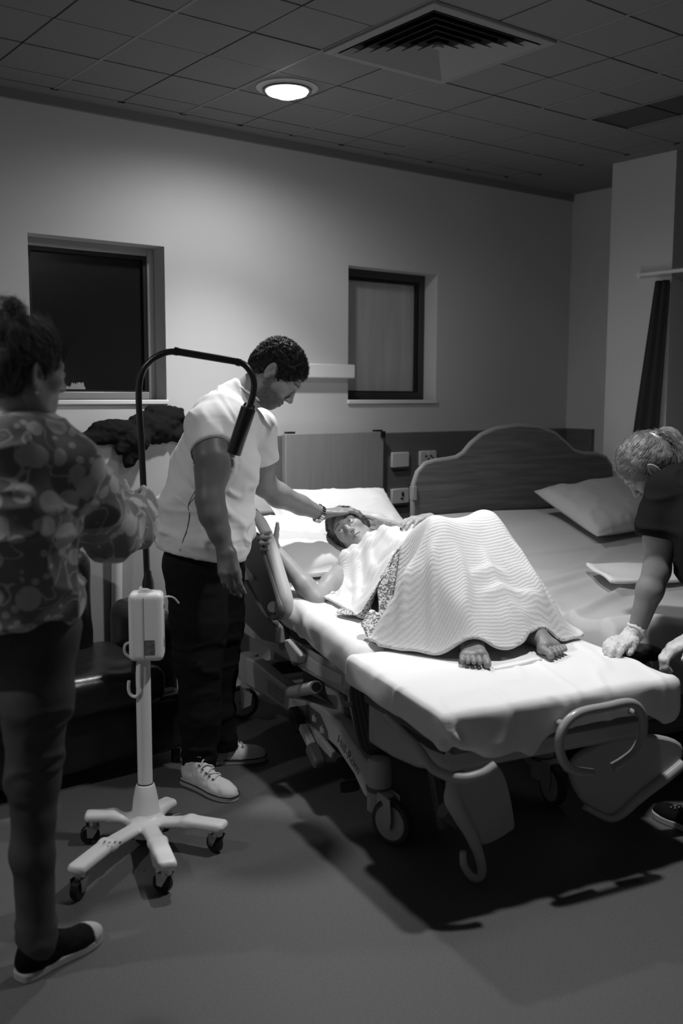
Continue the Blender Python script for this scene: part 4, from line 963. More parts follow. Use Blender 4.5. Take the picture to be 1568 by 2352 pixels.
def hairline_cap(hs, h, front=.075, lift=.010, nape=-.055, wave=.004, freq=70, seed=1, female=False):
    S_ = SDF((-.15, -.12, -.12), (.14, .12, .16), h)
    S_.ell((-.016, 0, .036), (.098+lift, .076+lift*.9, .084+lift), .01)
    S_.ell((-.055, 0, -.015), (.058+lift*.6, .064+lift*.4, .062), .03)
    # face opening
    S_.ell((.105, 0, -.035), (.085, .088, .100), .008, mode='sub'); S_.rbox((.06, 0, -.10), (.085, .2, .085), .02, .01, mode='sub')
    for s in ((-1, 1) if not female else ()): S_.ell((-.010, s*.085, -.010), (.024, .03, .036), .006, mode='sub')
    for s in ((-1, 1) if female else ()): S_.ell((-.012, s*.070, -.012), (.034, .022, .045), .015)
    S_.plane((0, 0, nape), (.35, 0, -1)); V, Q = S_.mesh(); V = V.astype(float); N = vnormals(V, Q)
    V = V+N*(wave*vnoise(V*freq, seed)+wave*.6*vnoise(V*freq*2.1, seed+1))[:, None]
    return V*hs, Q
class Frame:
    def __init__(s, o, X, Z): s.o = np.asarray(o, float); s.X = nz(X); Z = np.asarray(Z, float); s.Z = nz(Z-s.X*np.dot(Z, s.X)); s.Y = np.cross(s.Z, s.X)
    def __call__(s, V): V = np.atleast_2d(np.asarray(V, float)); return s.o+V[:, :1]*s.X+V[:, 1:2]*s.Y+V[:, 2:]*s.Z
    def pt(s, *p): return s(np.array([p]))[0]
def sphere(name, c, r, m, parent, seg=16):
    return MB().lathe(c, [(max(r*math.sin(a), 1e-4), -r*math.cos(a)) for a in np.linspace(0, math.pi, seg)], (0, 0, 1), seg+4, caps=False).build(name, m, parent, sharp=None)
def eyes(fr, hs, parent, gaze):
    for s in (-1, 1):
        c = fr.pt(.0785*hs, s*.0315*hs, .0005*hs); e_ = sphere('eye', c, .0122*hs, M['eyew'], parent); g = nz(fr.X*gaze[0]+fr.Y*gaze[1]+fr.Z*gaze[2])
        sphere('iris', c+g*.0068*hs, .0061*hs, M['iris'], e_)
def strands(name, roots, steps, r, m, parent, taper=.3):
    """thin three-sided hair strands; steps: (n,k,3) points"""
    P_ = np.asarray(steps); n, k, _ = P_.shape; T = np.gradient(P_, axis=1); T /= np.linalg.norm(T, axis=2, keepdims=True)+1e-9
    ref = np.array([.3, .5, .81]); N = np.cross(T, ref); N /= np.linalg.norm(N, axis=2, keepdims=True)+1e-9; B = np.cross(T, N)
    rad = r*np.linspace(1, taper, k)[None, :, None]; V = []
    for a in range(3): V.append(P_+rad*(math.cos(a*2.094)*N+math.sin(a*2.094)*B))
    V = np.stack(V, 2).reshape(-1, 3); F = []
    base = (np.arange(n)*k*3)[:, None, None]; seg = (np.arange(k-1)*3)[None, :, None]; tri = np.arange(3)[None, None, :]; t2 = (np.arange(3)+1)[None, None, :] % 3
    Qd = np.stack([base+seg+tri, base+seg+t2, base+seg+3+t2, base+seg+3+tri], -1).reshape(-1, 4)
    return mk(name, V, Qd, m, parent)
def rotv(v_, ax, a): ax = nz(ax); return v_*math.cos(a)+np.cross(ax, v_)*math.sin(a)+ax*np.dot(ax, v_)*(1-math.cos(a))
def hand(S_, wrist, dirv, nrm, sidev, curl, s=1., spread=.06, thumb=(.5, .75, .25), thumbcurl=.3, infl=0., k=.006):
    d = nz(dirv); n = nz(nrm-d*np.dot(nrm, d)); t = nz(sidev-d*np.dot(sidev, d)-n*np.dot(sidev, n)); w = np.asarray(wrist, float)
    offs = [.029, .010, -.009, -.027]; lens = [(.043, .026, .021), (.047, .030, .022), (.044, .028, .021), (.034, .021, .018)]; base = [.088, .092, .088, .080]
    for i in range(4):
        kn = w+d*base[i]*s+t*offs[i]*s
        S_.cap(w+t*offs[i]*s*.55+d*.008*s, kn, .0150*s+infl, .0120*s+infl, .012)
        cd = nz(d+t*spread*(1.5-i)); p = kn; c = curl[i] if isinstance(curl[0], (list, tuple)) else curl; rad = (.0098, .0090, .0082, .0072) if i < 3 else (.0086, .0078, .0070, .0062)
        for j in range(3):
            cd = rotv(cd, np.cross(cd, n), math.radians(c[j])); q_ = p+cd*lens[i][j]*s; S_.cap(p, q_, rad[j]*s+infl, rad[j+1]*s+infl, k if j else .008); p = q_
    b = w+d*.022*s+t*.022*s; td = nz(d*thumb[0]+t*thumb[1]+n*thumb[2]); S_.cap(w+d*.012*s+t*.008*s, b, .016*s+infl, .0155*s+infl, .012)
    q1 = b+td*.038*s; td2 = nz(td+d*thumbcurl); q2 = q1+td2*.030*s; td3 = nz(td2+d*thumbcurl); q3 = q2+td3*.022*s
    S_.cap(b, q1, .0155*s+infl, .0115*s+infl, .012); S_.cap(q1, q2, .0112*s+infl, .0098*s+infl, .006); S_.cap(q2, q3, .0098*s+infl, .0075*s+infl, .004)
    return q3
def bounds(pts, pad): p = np.array(pts); return p.min(0)-pad, p.max(0)+pad
def foot(S_, ankle, d, med, s=1.):
    d = nz(d); med = nz(med); a = np.asarray(ankle, float)
    S_.ell(a-d*.035*s-ZI*.052*s, (.036*s,)*3, .02); S_.cap(a+ZI*.005, a-ZI*.03*s, .034*s, .034*s, .02)
    ball = a+d*.125*s-ZI*.068*s
    S_.cap(a+d*.005-ZI*.02*s, ball+med*.018*s+ZI*.012, .036*s, .022*s, .03); S_.cap(a+d*.0-ZI*.04*s, ball-med*.024*s+ZI*.004, .032*s, .018*s, .03); S_.cap(a-d*.03*s-ZI*.06*s, ball-med*.02*s, .03*s, .018*s, .02)
    S_.cap(ball+med*.030*s, ball-med*.032*s-d*.012, .019*s, .016*s, .02)
    for i, (o_, L, r) in enumerate(((.035, .060, .0135), (.0115, .057, .0093), (-.0075, .052, .0088), (-.0255, .045, .0084), (-.043, .036, .0086))):
        p0 = ball+med*o_*s+d*.006*s+ZI*.003; p1 = ball+med*o_*1.04*s+d*(L-.006)*s+ZI*(.008 if i else .002); p2 = p1+d*.011*s-ZI*.007*s
        S_.cap(p0, p1, r*s*.98, r*s*.92, .0025); S_.cap(p1, p2, r*s*1.02, r*.95*s, .002)
def join(parts):
    Vs, Qs, Cs, o = [], [], [], 0
    for V, Q, c in parts: Vs.append(V); Qs.append(np.asarray(Q)+o); Cs.append(c if isinstance(c, np.ndarray) else np.full(len(V), c)); o += len(V)
    return np.concatenate(Vs), np.concatenate(Qs), np.concatenate(Cs)
def cloth(S_, wr, seed=0, sm=1):
    V, Q = S_.mesh(); V = smoothv(V.astype(float), Q, sm); N = vnormals(V, Q); return V+N*wr(V, N)[:, None], Q
def shoe(parent, heel, toe, upper, name='shoe', L=.29, toecap=None, stripe=True):
    fr = Frame((heel[0], heel[1], 0), (toe[0]-heel[0], toe[1]-heel[1], 0), (0, 0, 1)); k = L/.29
    S_ = SDF((-.03, -.07, -.01), (.32, .07, .16), .0045)
    S_.ell((.205, 0, .028), (.088, .047, .040), .02); S_.ell((.10, 0, .045), (.10, .040, .050), .02); S_.ell((.05, 0, .055), (.050, .038, .052), .02); S_.cap((.055, 0, .06), (.062, 0, .100), .036, .038, .02); S_.cap((.12, 0, .07), (.085, 0, .105), .026, .03, .02)
    S_.cap((.065, 0, .115), (.062, 0, .16), .033, .04, .004, 'sub'); S_.plane((0, 0, .016), (0, 0, -1)); V, Q = S_.mesh(); V = smoothv(V.astype(float), Q, 1)*k
    V = V+vnormals(V, Q)*(.0018*vnoise(V*60, 3))[:, None]
    e_ = mk(name, fr(V), Q, upper, parent)
    ol = catmull([(-.002, 0), (.004, .028), (.03, .037), (.09, .036), (.15, .043), (.20, .050), (.25, .046), (.285, .026), (.294, 0), (.285, -.024), (.25, -.042), (.20, -.047), (.15, -.041), (.09, -.036), (.03, -.037), (.004, -.028)], 4, True)*k
    MB().prism([fr.pt(x, y, .0) for x, y in ol], ZI*.024).build('sole', M['soleg'], e_, .004)
    if stripe:
        MB().tube([fr.pt(x*1.004, y*1.02, .0215) for x, y in ol], .0022, 6, closed=True).build('sole_stripe', M['ink'], e_)
    if toecap:
        S2 = SDF((.2, -.07, 0), (.32, .07, .09), .0045); S2.ell((.205, 0, .028), (.092, .050, .042), .0); S2.plane((.232, 0, 0), (-1, 0, .2)); S2.plane((0, 0, .014), (0, 0, -1)); V, Q = S2.mesh(); mk('toe_cap', fr(V.astype(float)*k), Q, toecap, e_)
    def zt(x, y):
        m_ = (np.abs(V[:, 0]-x) < .007) & (np.abs(V[:, 1]-y) < .007); return float(V[m_, 2].max()) if m_.any() else .05
    for i in range(5):
        x = (.118+.019*i)*k; w_ = (.024-.0008*i)*k
        ys = np.linspace(-w_, w_, 7); sg = 1 if i % 2 else -1
        MB().tube(catmull([fr.pt(x+.006*sg*(y/w_), y, zt(x+.006*sg*(y/w_), y)+.0012) for y in ys], 3), .0030, 8).build('lace', M['lacew'] if stripe else M['decal'], e_)
        for s in (-1, 1): y = s*w_*1.12; p_ = fr.pt(x, y, zt(x, y)+.0004); MB().lathe(p_, [(.0042, -.003), (.0042, .0012), (.002, .0016)], fr.Z+fr.Y*s*.9, 10).build('eyelet', M['decal'], e_)
    if stripe:
        z0_ = zt(.112*k, 0); MB().tube(catmull([fr.pt(.112, 0, z0_), fr.pt(.105, .012, z0_+.012), fr.pt(.10, .022, z0_+.016), fr.pt(.108, .016, z0_+.002), fr.pt(.114, -.006, z0_+.004), fr.pt(.104, -.022, z0_+.006)], 5), .0022, 8).build('lace_bow', upper, e_)
    return e_

# ================================================================== THE MAN
man = thing('person', (1.92, 3.30, 0), 'man in white t-shirt and black jeans leaning over the bed', 'person')
# head
mh = Frame(P(636, 859, 3.84), .66*RI-.75*ZI+.10*TI, .75*RI+.66*ZI); HS = 1.0
parts = []
V, Q, c = head('m', HS, skin=.30, stubble=True, eyes='shut'); parts.append((mh(V), Q, c))
nkb = P(548, 925, 3.83); S_ = SDF(*bounds([nkb, mh.o], .12), .005); S_.cap(nkb, mh.pt(-.02, 0, -.07), .066, .058, .02);  V, Q = S_.mesh(); parts.append((V.astype(float), Q, .30))
# right arm, hanging
rs, re, rf, rw = P(480, 985, 3.63), P(482, 1148, 3.545), P(489, 1182, 3.535), P(514, 1252, 3.53)
S_ = SDF(*bounds([rs, rw, P(560, 1370, 3.45), P(440, 1000, 3.6), P(520, 1250, 3.7)], .07), .0042)
S_.chain([rs, P(483, 1050, 3.58), re], [.066, .062, .050], .02); S_.ell(P(498, 1075, 3.57), (.05, .05, .075), .02); S_.chain([re, rf, P(503, 1222, 3.53), rw], [.050, .049, .038, .029], .02)
hd = P(527, 1330, 3.49)-rw; S_.cap(rw, rw+nz(hd)*.03, .028, .026, .012)
hand(S_, rw+nz(hd)*.012, hd, -TI+.15*RI, RI+.2*TI, ((16, 26, 16), (18, 30, 18), (20, 32, 18), (22, 34, 20)), 1.04, .025, (.96, .12, .32), .1)
V, Q = S_.mesh(); V = smoothv(V.astype(float), Q, 1); parts.append((V, Q, .135+.0*V[:, 0]))  # shade on this arm is put into a darker skin tone
# left arm, reaching to the patient's forehead
ls, le, lf, lw = P(588, 990, 3.98), P(606, 1112, 4.07), P(640, 1138, 4.10), P(738, 1180, 4.22)
S_ = SDF(*bounds([ls, lw, P(830, 1190, 4.35), P(560, 1170, 4.0)], .07), .0042)
S_.chain([ls, P(600, 1050, 4.03), le], [.058, .054, .049], .02); S_.chain([le, lf, P(690, 1160, 4.17), lw], [.049, .050, .040, .029], .02)
hd = nz(RI*.93+ZI*.13-TI*.18)
hand(S_, lw+hd*.006, hd+.02*ZI, -ZI-.1*TI, TI+.2*ZI, ((8, 22, 25), (6, 24, 28), (8, 26, 30), (10, 28, 30)), .93, .05, (.95, .45, .05), .4)
V, Q = S_.mesh(); V = smoothv(V.astype(float), Q, 1); parts.append((V, Q, .26+0*V[:, 0]))
# hidden trunk and legs under the clothes
S_ = SDF(*bounds([P(440, 1000, 3.6), P(600, 1000, 4.0), (1.7, 3.1, .05), (2.2, 3.6, .05)], .12), .013)
S_.chain([P(465, 1260, 3.79), P(470, 1180, 3.79), P(512, 1040, 3.81), P(545, 930, 3.83)], [.12, .11, .12, .07], .03)
S_.chain([P(450, 1300, 3.71), P(458, 1520, 3.70), P(458, 1760, 3.72)], [.08, .055, .04], .03); S_.chain([P(490, 1300, 3.88), P(505, 1530, 3.92), P(508, 1730, 3.93)], [.08, .055, .04], .03)
V, Q = S_.mesh(); parts.append((V.astype(float), Q, .3))
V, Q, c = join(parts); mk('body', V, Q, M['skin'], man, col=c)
V, Q = hairline_cap(1.0, .0036, lift=.011, nape=-.05, wave=.0045, freq=90, seed=61); hair = mk('hair', mh(V), Q, M['hairb'], man)
N = vnormals(V, Q); top = np.where((V[:, 2] > -.0)|(V[:, 0] < -.06))[0]; pick = RNG.choice(top, 7000); rt_ = V[pick]; nn = N[pick]; tn = RNG.normal(size=nn.shape); tn -= nn*(tn*nn).sum(1, keepdims=True); tn /= np.linalg.norm(tn, axis=1, keepdims=True)
ln = RNG.uniform(.004, .011, len(pick))[:, None]*np.clip(.35+(V[pick][:, 2:3]+.03)*9, .35, 1); ks = np.linspace(0, 1, 5)
st = np.stack([rt_+nn*ln*(.75*k)+tn*ln*(.6*math.sin(k*2.6)) for k in ks], 1); strands('hair_curl', None, mh(st.reshape(-1, 3)).reshape(st.shape), .0007, M['hairb'], hair)
# t-shirt
S_ = SDF(*bounds([P(340, 1300, 3.75), P(640, 880, 3.8), P(460, 1000, 3.5), P(600, 1060, 4.1), P(560, 1300, 4.0), P(360, 1280, 3.55)], .08), .0065)
for dD in (-.075, .075):
    S_.chain([P(462, 1285, 3.79+dD), P(464, 1180, 3.79+dD), P(494, 1070, 3.80+dD), P(518, 985, 3.81+dD)], [.158, .150, .148, .115], .05)
S_.cap(P(462, 1285, 3.79), P(466, 1180, 3.79), .165, .155, .05); S_.cap(P(505, 962, 3.81), P(540, 910, 3.83), .10, .060, .05)
S_.cap(P(478, 978, 3.66), P(588, 978, 3.97), .078, .070, .04); S_.cap(P(488, 955, 3.72), P(538, 915, 3.82), .06, .05, .04)
S_.chain([P(478, 985, 3.64), P(484, 1045, 3.575)], [.082, .074], .03); S_.chain([P(588, 985, 3.98), P(606, 1062, 4.03)], [.072, .064], .03)
# trim sleeve ends and hem
def cut_local(S_, p, n, r, reach=.17):   # trims a sleeve end: a short cylinder beyond the cut
    p = np.asarray(p, np.float32); n = nz(n).astype(np.float32)
    X = S_.ax[0][:, None, None]-p[0]; Y = S_.ax[1][None, :, None]-p[1]; Z = S_.ax[2][None, None, :]-p[2]
    d = X*n[0]+Y*n[1]+Z*n[2]; rr = np.sqrt(np.maximum(X*X+Y*Y+Z*Z-d*d, 0))
    S_.F = np.where((rr < r) & (d < reach), np.maximum(S_.F, d), S_.F)
cut_local(S_, P(483, 1022, 3.58), nz(P(484, 1045, 3.575)-P(478, 985, 3.64))+.22*RI, .076); cut_local(S_, P(606, 1060, 4.03), P(606, 1062, 4.03)-P(588, 985, 3.98), .085)
S_.plane(P(461, 1268, 3.79), -ZI-.17*RI+.06*TI)
nax = nz(mh.pt(-.02, 0, -.07)-nkb); S_.cap(nkb+nax*.055, nkb+nax*.2, .060, .085, .01, 'sub')
def wr_shirt(V, N):
    x = (V-P(462, 1180, 3.79)); a = x@RI; b = x[:, 2]; t = x@TI; q = np.stack([a, b, t], 1)
    dg = q@np.array([[.8, .6, 0], [-.6, .8, 0], [0, 0, 1]]).T
    low = np.clip((.12-b)/.25, 0, 1)
    w = .006*vnoise(q*np.array([8, 5, 8]), 71)+.020*crease(dg*np.array([11, 3, 6]), 72, .2)+.009*crease(dg*np.array([20, 6, 9])+3, 76, .2)
    w += low*(.016*crease(q*np.array([4, 13, 4])+dg, 73, .25)+.006*crease(q*np.array([9, 24, 7]), 77, .25))
    up_ = np.clip((b-.14)/.1, 0, 1); w *= 1-.65*up_
    sl = np.clip((b-.28)/.1, 0, 1); w += sl*.006*crease(dg*np.array([16, 7, 10]), 74, .2)
    hem = -((V-P(461, 1268, 3.79))@nz(-ZI-.17*RI+.06*TI)); w *= .15+.85*np.clip(hem/.05, 0, 1)
    for pc, nn_ in ((P(483, 1022, 3.58), nz(P(484, 1045, 3.575)-P(478, 985, 3.64))+.22*RI), (P(606, 1060, 4.03), P(606, 1062, 4.03)-P(588, 985, 3.98))):
        nn_ = nz(nn_); x_ = V-pc; al = x_@nn_; pr = np.sqrt(np.maximum((x_*x_).sum(1)-al*al, 0)); near = (pr < .1) & (al > -.06); w = np.where(near, w*(.1+.9*np.clip(-al/.05, 0, 1)), w)
    return w
V, Q = cloth(S_, wr_shirt, 70); shirt = mk('t_shirt', V, Q, M['shirt'], man)
sm_ = []
for (x, y) in ((448, 1122), (443, 1150), (436, 1180), (429, 1205), (422, 1230), (411, 1262)):
    tgt_ = P(x, y, 3.60); d_ = V-tgt_; lat = d_-np.outer(d_@TI, TI); k_ = np.where((lat**2).sum(1) < .012**2)[0]
    if len(k_): sm_.append(V[k_[(V[k_]@TI).argmax()]]+TI*.0008)
if len(sm_) > 2: MB().tube(catmull(sm_, 4), .0014, 6).build('side_seam', M['decal'], shirt)
na1 = nz(np.cross(nax, TI)); na2 = np.cross(nax, na1)
col_ = [nkb+nax*(.052+.012*math.cos(a))+(na1*math.cos(a)+na2*math.sin(a))*.0635 for a in np.linspace(0, 2*math.pi, 28, endpoint=False)]
MB().tube(col_, .0045, 8, closed=True).build('collar', M['shirt'], shirt)
# jeans
S_ = SDF(*bounds([P(370, 1270, 3.50), P(590, 1300, 3.50), P(590, 1270, 4.1), P(370, 1300, 4.05), P(400, 1780, 3.6), P(560, 1760, 4.0)], .06), .0075)
S_.ell(P(462, 1290, 3.79), (.15, .15, .12), .04); S_.chain([P(450, 1310, 3.71), P(458, 1420, 3.70), P(456, 1520, 3.69), P(460, 1640, 3.70), P(458, 1752, 3.715)], [.125, .105, .086, .074, .066], .03)
S_.chain([P(492, 1310, 3.89), P(498, 1420, 3.90), P(497, 1530, 3.92), P(496, 1640, 3.92), P(512, 1722, 3.93)], [.122, .104, .082, .070, .060], .03)
S_.cap(P(458, 1745, 3.715), P(458, 1790, 3.72), .058, .058, .0, 'sub'); S_.cap(P(512, 1718, 3.93), P(514, 1760, 3.93), .052, .052, .0, 'sub'); S_.plane(P(460, 1762, 3.72), -ZI)
def wr_j(V, N):
    q = V*np.array([10, 10, 22]); kn = np.exp(-((V[:, 2]-.52)/.12)**2)+np.exp(-((V[:, 2]-.18)/.1)**2); return .004*vnoise(V*9, 81)+kn*.009*crease(q, 82, .25)+.003*vnoise(q*2, 83)
V, Q = cloth(S_, wr_j); mk('jeans', V, Q, M['jeansb'], man)
shoe(man, (1.785, 3.335), (1.838, 3.045), M['canvas'])
shoe(man, (1.905, 3.475), (2.168, 3.345), M['canvas'])
# wrist watch
wc = P(733, 1181, 4.215); wax = nz(lw-P(690, 1160, 4.17)); wu = nz(ZI-wax*np.dot(ZI, wax)); ws = np.cross(wax, wu); lk = None
wt = MB().tube([wc+wu*.034*math.cos(a)+ws*.034*math.sin(a) for a in np.linspace(0, 2*math.pi, 24, endpoint=False)], .004, 6, closed=True).build('watch', M['chrome'], man)
for a in np.linspace(0, 2*math.pi, 22, endpoint=False):
    n_ = wu*math.cos(a)+ws*math.sin(a); MB().box(wc+n_*.0365, (.019, .0085, .004), [wax, np.cross(n_, wax), n_]).build('watch_link', M['chrome'], wt, .001)
MB().lathe(wc+(wu*.7+ws*-.7)*.038, [(.016, 0), (.018, .002), (.018, .007), (.015, .009)], wu*.7+ws*-.7, 22).build('watch_case', M['chrome'], wt)

# ================================================================== THE PATIENT
pat = thing('person', bp(.38, .5, .63), 'woman lying on the hospital bed under a white blanket, looking up', 'person')
PS = .245
ph = Frame(P(803, 1218, 4.27), .90*TI+.38*(-.74*RI+.67*ZI)+.12*(.67*RI+.74*ZI), (-.74*RI+.67*ZI)-.42*TI); FS = .95
parts = []
V, Q, c = head('f', FS, h=.0024, skin=.40, eyes='open'); parts.append((ph(V), Q, c))
pn = bp(.40, .96, .80); prs, pls = bp(.245, .86, .765), bp(.56, .97, .80)
S_ = SDF(*bounds([ph.o, bp(.1, .6, .6), bp(.7, 1.1, .9), bp(.4, .3, .6)], .09), .006)
S_.cap(pn, ph.pt(-.02, 0, -.09), .056, .050, .03); S_.cap(prs, pls, .055, .055, .04); S_.cap(bp(.40, .85, .75), bp(.40, .45, .73), .125, .13, .05); S_.ell(bp(.44, .67, .77), (.14, .14, .125), .04)
V, Q = S_.mesh(); V = smoothv(V.astype(float), Q, 1); parts.append((V, Q, .40))
# right arm to the side rail
pe = bp(.055, .715, .690); pw = PV(634, 1266, -.04); hdir = PV(582, 1238, -.155)-pw
S_ = SDF(*bounds([prs, pe, pw, PV(560, 1190, -.1), PV(570, 1250, -.2)], .09), .0036)
S_.chain([prs, (prs+pe)/2+ZI*.008, pe], [.050, .045, .040], .02); S_.chain([pe, pe*.72+pw*.28, pw], [.040, .040, .026], .015)
hand(S_, pw, hdir, RI*.75+TI*.6+ZI*.1, ZI*.9+RI*.3, ((38, 62, 34), (40, 64, 34), (40, 64, 34), (42, 62, 34)), .98, .10, (.25, .9, .25), .15)
V, Q = S_.mesh(); V = smoothv(V.astype(float), Q, 1); parts.append((V, Q, .36))
# left hand resting on the blanket
hw_ = bp(.575, .725, .990)
S_ = SDF(*bounds([hw_, bp(.52, .75, .93), bp(.75, .85, .9)], .12), .003)
S_.cap(bp(.68, .80, .87), hw_, .030, .024, .012); hand(S_, hw_, -BV*.92-BU*.30+ZI*.06, -ZI, BU, (12, 22, 15), .92, .05, (.9, .4, .1), .2)
V, Q = S_.mesh(); V = smoothv(V.astype(float), Q, 1); parts.append((V, Q, .36))
# legs drawn up, feet flat on the foot section
kR, kL = bp(.27, .19, .955), bp(.52, .25, .955); dR, dL = nz(-.85*BU-.45*BV), nz(-.97*BU-.12*BV); aR, aL = PZ(1093, 1536, .618)-dR*.175+ZI*.088, PZ(1279, 1512, .618)-dL*.175+ZI*.088
S_ = SDF(*bounds([bp(.1, -.35, .55), bp(.8, .6, .6), kR, kL], .09), .005)
for hip, kn, an, md in ((bp(.31, .52, .74), kR, aR, BV), (bp(.50, .54, .74), kL, aL, -BV)):
    S_.chain([hip, kn], [.072, .050], .03); S_.chain([kn, kn*.65+an*.35, an], [.050, .046, .034], .02)
V, Q = S_.mesh(); V = smoothv(V.astype(float), Q, 1); parts.append((V, Q, .24))
for an, dd, md in ((aR, dR, nz(BV-.45*BU)), (aL, dL, nz(-BV-.05*BU))):
    S_ = SDF(*bounds([an-ZI*.08, an+dd*.2, an-dd*.06], .07), .0027); foot(S_, an, dd, md, .98); V, Q = S_.mesh(); V = smoothv(V.astype(float), Q, 1, .4); V[:, 2] = np.maximum(V[:, 2], .606); parts.append((V, Q, .24))
V, Q, c = join(parts); mk('body', V, Q, M['skin'], pat, col=c)
eyes(ph, FS, pat, (.91, -.20, .36))
V, Q = hairline_cap(FS, .0036, lift=.008, nape=-.07, wave=.002, freq=60, seed=91, female=True); hr = mk('hair', ph(V), Q, M['hairg'], pat)
Nh = vnormals(V, Q); pk = RNG.choice(np.where(V[:, 0] < .052)[0], 3600); r0 = V[pk]; dr = np.array([-.11, 0, -.02])-r0+np.stack([0*r0[:, 0], r0[:, 1]*.9, 0*r0[:, 0]], 1); dr -= Nh[pk]*(dr*Nh[pk]).sum(1, keepdims=True); dr /= np.linalg.norm(dr, axis=1, keepdims=True)+1e-6; ln = RNG.uniform(.014, .028, len(pk))[:, None]
st = np.stack([r0+dr*ln*k+Nh[pk]*(.0004+.0012*math.sin(k*3.1)) for k in np.linspace(0, 1, 6)], 1); strands('hair_lock', None, ph(st.reshape(-1, 3)).reshape(st.shape), .0008, M['hairg'], hr)
# long hair spread over the pillow to her left
S_ = SDF(*bounds([P(840, 1180, 4.35), P(930, 1235, 4.3), P(850, 1240, 4.25)], .09), .0045)
for a, b, cc in (((828, 1188), (868, 1196), (918, 1216)), ((838, 1200), (872, 1212), (912, 1226)), ((850, 1222), (876, 1230), (906, 1236)), ((845, 1212), (872, 1222), (908, 1232))):
    S_.chain([P(*a, 4.34), P(*b, 4.33), P(*cc, 4.27)], [.032, .030, .020], .02)
V, Q = S_.mesh(); V = smoothv(V.astype(float), Q, 2); ll = mk('long_hair', V, Q, M['hairl'], pat)
n = 900; t0 = RNG.uniform(0, 1, n); ks = np.linspace(0, 1, 9); A = np.array([P(832, 1186, 4.31), P(852, 1236, 4.22)]); B = np.array([P(872, 1193, 4.29), P(878, 1234, 4.22)]); Cx = np.array([P(928, 1214, 4.23), P(908, 1240, 4.20)])
def lerp(E_, t): return E_[0]*(1-t)[:, None]+E_[1]*t[:, None]
jit = RNG.normal(0, .006, (n, 3)); st = np.stack([lerp(A, t0)*(1-k)**2+2*k*(1-k)*lerp(B, t0)+k*k*lerp(Cx, t0)+jit*(.4+k)+.004*np.sin(k*9+t0*20)[:, None]*ZI for k in ks], 1)
strands('hair_lock', None, st, .0011, M['hairl'], ll)
# dark wisps at the temple and nape
n = 500; th = RNG.uniform(-1.2, 1.6, n); base = np.stack([-.03+0*th, -.082+0*th, .0+.045*th], 1)+RNG.normal(0, .008, (n, 3)); tip = base+np.stack([-.02+0*th, -.012+0*th, -.06+.01*th], 1)+RNG.normal(0, .014, (n, 3))
st = np.stack([base*(1-k)+tip*k+np.array([0, -.012, 0])*math.sin(k*3.1) for k in np.linspace(0, 1, 6)], 1); strands('hair_lock', None, ph(st.reshape(-1, 3)*FS).reshape(st.shape), .0011, M['hairg'], hr)

# ------------------------------------------------------------------ blanket draped over the patient
cell = .0075; vs = np.arange(-.06, .90, cell); us = np.arange(-.24, 1.06, cell); GU, GV = np.meshgrid(us, vs, indexing='ij')
base = np.where(GU < .14, .600+np.interp(GU, [-.5, .1], [0, .03])-.001, .637+bodyz(GU))
def bump_(pts, rs, H, n=18):
    for i in range(len(pts)-1):
        for t in np.linspace(0, 1, n):
            c = np.array(pts[i])*(1-t)+np.array(pts[i+1])*t; r = rs[i]*(1-t)+rs[i+1]*t; d2 = r*r-(GV-c[0])**2-(GU-c[1])**2
            H = np.maximum(H, np.where(d2 > 0, c[2]+np.sqrt(np.maximum(d2, 0)), 0))
    return H
ob = base.copy()
ob = bump_([(.27, .19, 1.0), (.235, -.045, .70)], [.066, .045], ob); ob = bump_([(.52, .25, 1.0), (.585, -.02, .70)], [.066, .045], ob)
ob = bump_([(.31, .52, .75), (.27, .19, 1.0)], [.09, .066], ob); ob = bump_([(.50, .54, .75), (.52, .25, 1.0)], [.09, .066], ob)
ob = bump_([(.40, .50, .74), (.44, .62, .775), (.45, .76, .785), (.40, .86, .765)], [.14, .148, .145, .125], ob); ob = bump_([(.25, .86, .765), (.56, .97, .80)], [.062, .062], ob); ob = bump_([(.56, .95, .80), (.70, .78, .80)], [.06, .05], ob)
ob = bump_([(.27, -.08, .65), (.26, -.12, .64)], [.05, .04], ob); ob = bump_([(.58, -.07, .65), (.58, -.12, .64)], [.05, .04], ob)
for k_ in np.linspace(0, 1, 9):
    sg = .022*math.sin(math.pi*k_); ob = bump_([(.27+.25*k_, .19+.06*k_, 1.0-sg), (.235+.35*k_, -.045+.025*k_, .70)], [.066, .05], ob, 30)
Z = ob.copy()
def dil(Z, s_):
    d = cell
    for ax, sg in ((0, 1), (0, -1), (1, 1), (1, -1)):
        R_ = np.roll(Z, sg, ax)-s_*d
        if ax == 0: R_[0 if sg == 1 else -1, :] = -9
        else: R_[:, 0 if sg == 1 else -1] = -9
        Z = np.maximum(Z, R_)
    for s1 in (1, -1):
        for s2 in (1, -1):
            R_ = np.roll(np.roll(Z, s1, 0), s2, 1)-s_*d*1.414
            R_[0 if s1 == 1 else -1, :] = -9; R_[:, 0 if s2 == 1 else -1] = -9; Z = np.maximum(Z, R_)
    return Z
for _ in range(70): Z = dil(Z, 1.45)
for _ in range(70):
    A_ = Z.copy(); A_[1:-1, 1:-1] = .25*(Z[2:, 1:-1]+Z[:-2, 1:-1]+Z[1:-1, 2:]+Z[1:-1, :-2]); Z = np.maximum(ob, A_-.0003)
for _ in range(6):
    A_ = Z.copy(); A_[1:-1, 1:-1] = .25*(Z[2:, 1:-1]+Z[:-2, 1:-1]+Z[1:-1, 2:]+Z[1:-1, :-2]); Z = A_
hgt = np.clip((Z-base)/.08, 0, 1); pts3 = np.stack([GV.ravel(), GU.ravel(), 0*GU.ravel()], 1)
ang = np.arctan2(GU-.22, GV-.40); rad = np.hypot(GU-.22, GV-.40)
tent = np.clip(1-(GU-.30)/.12, 0, 1)
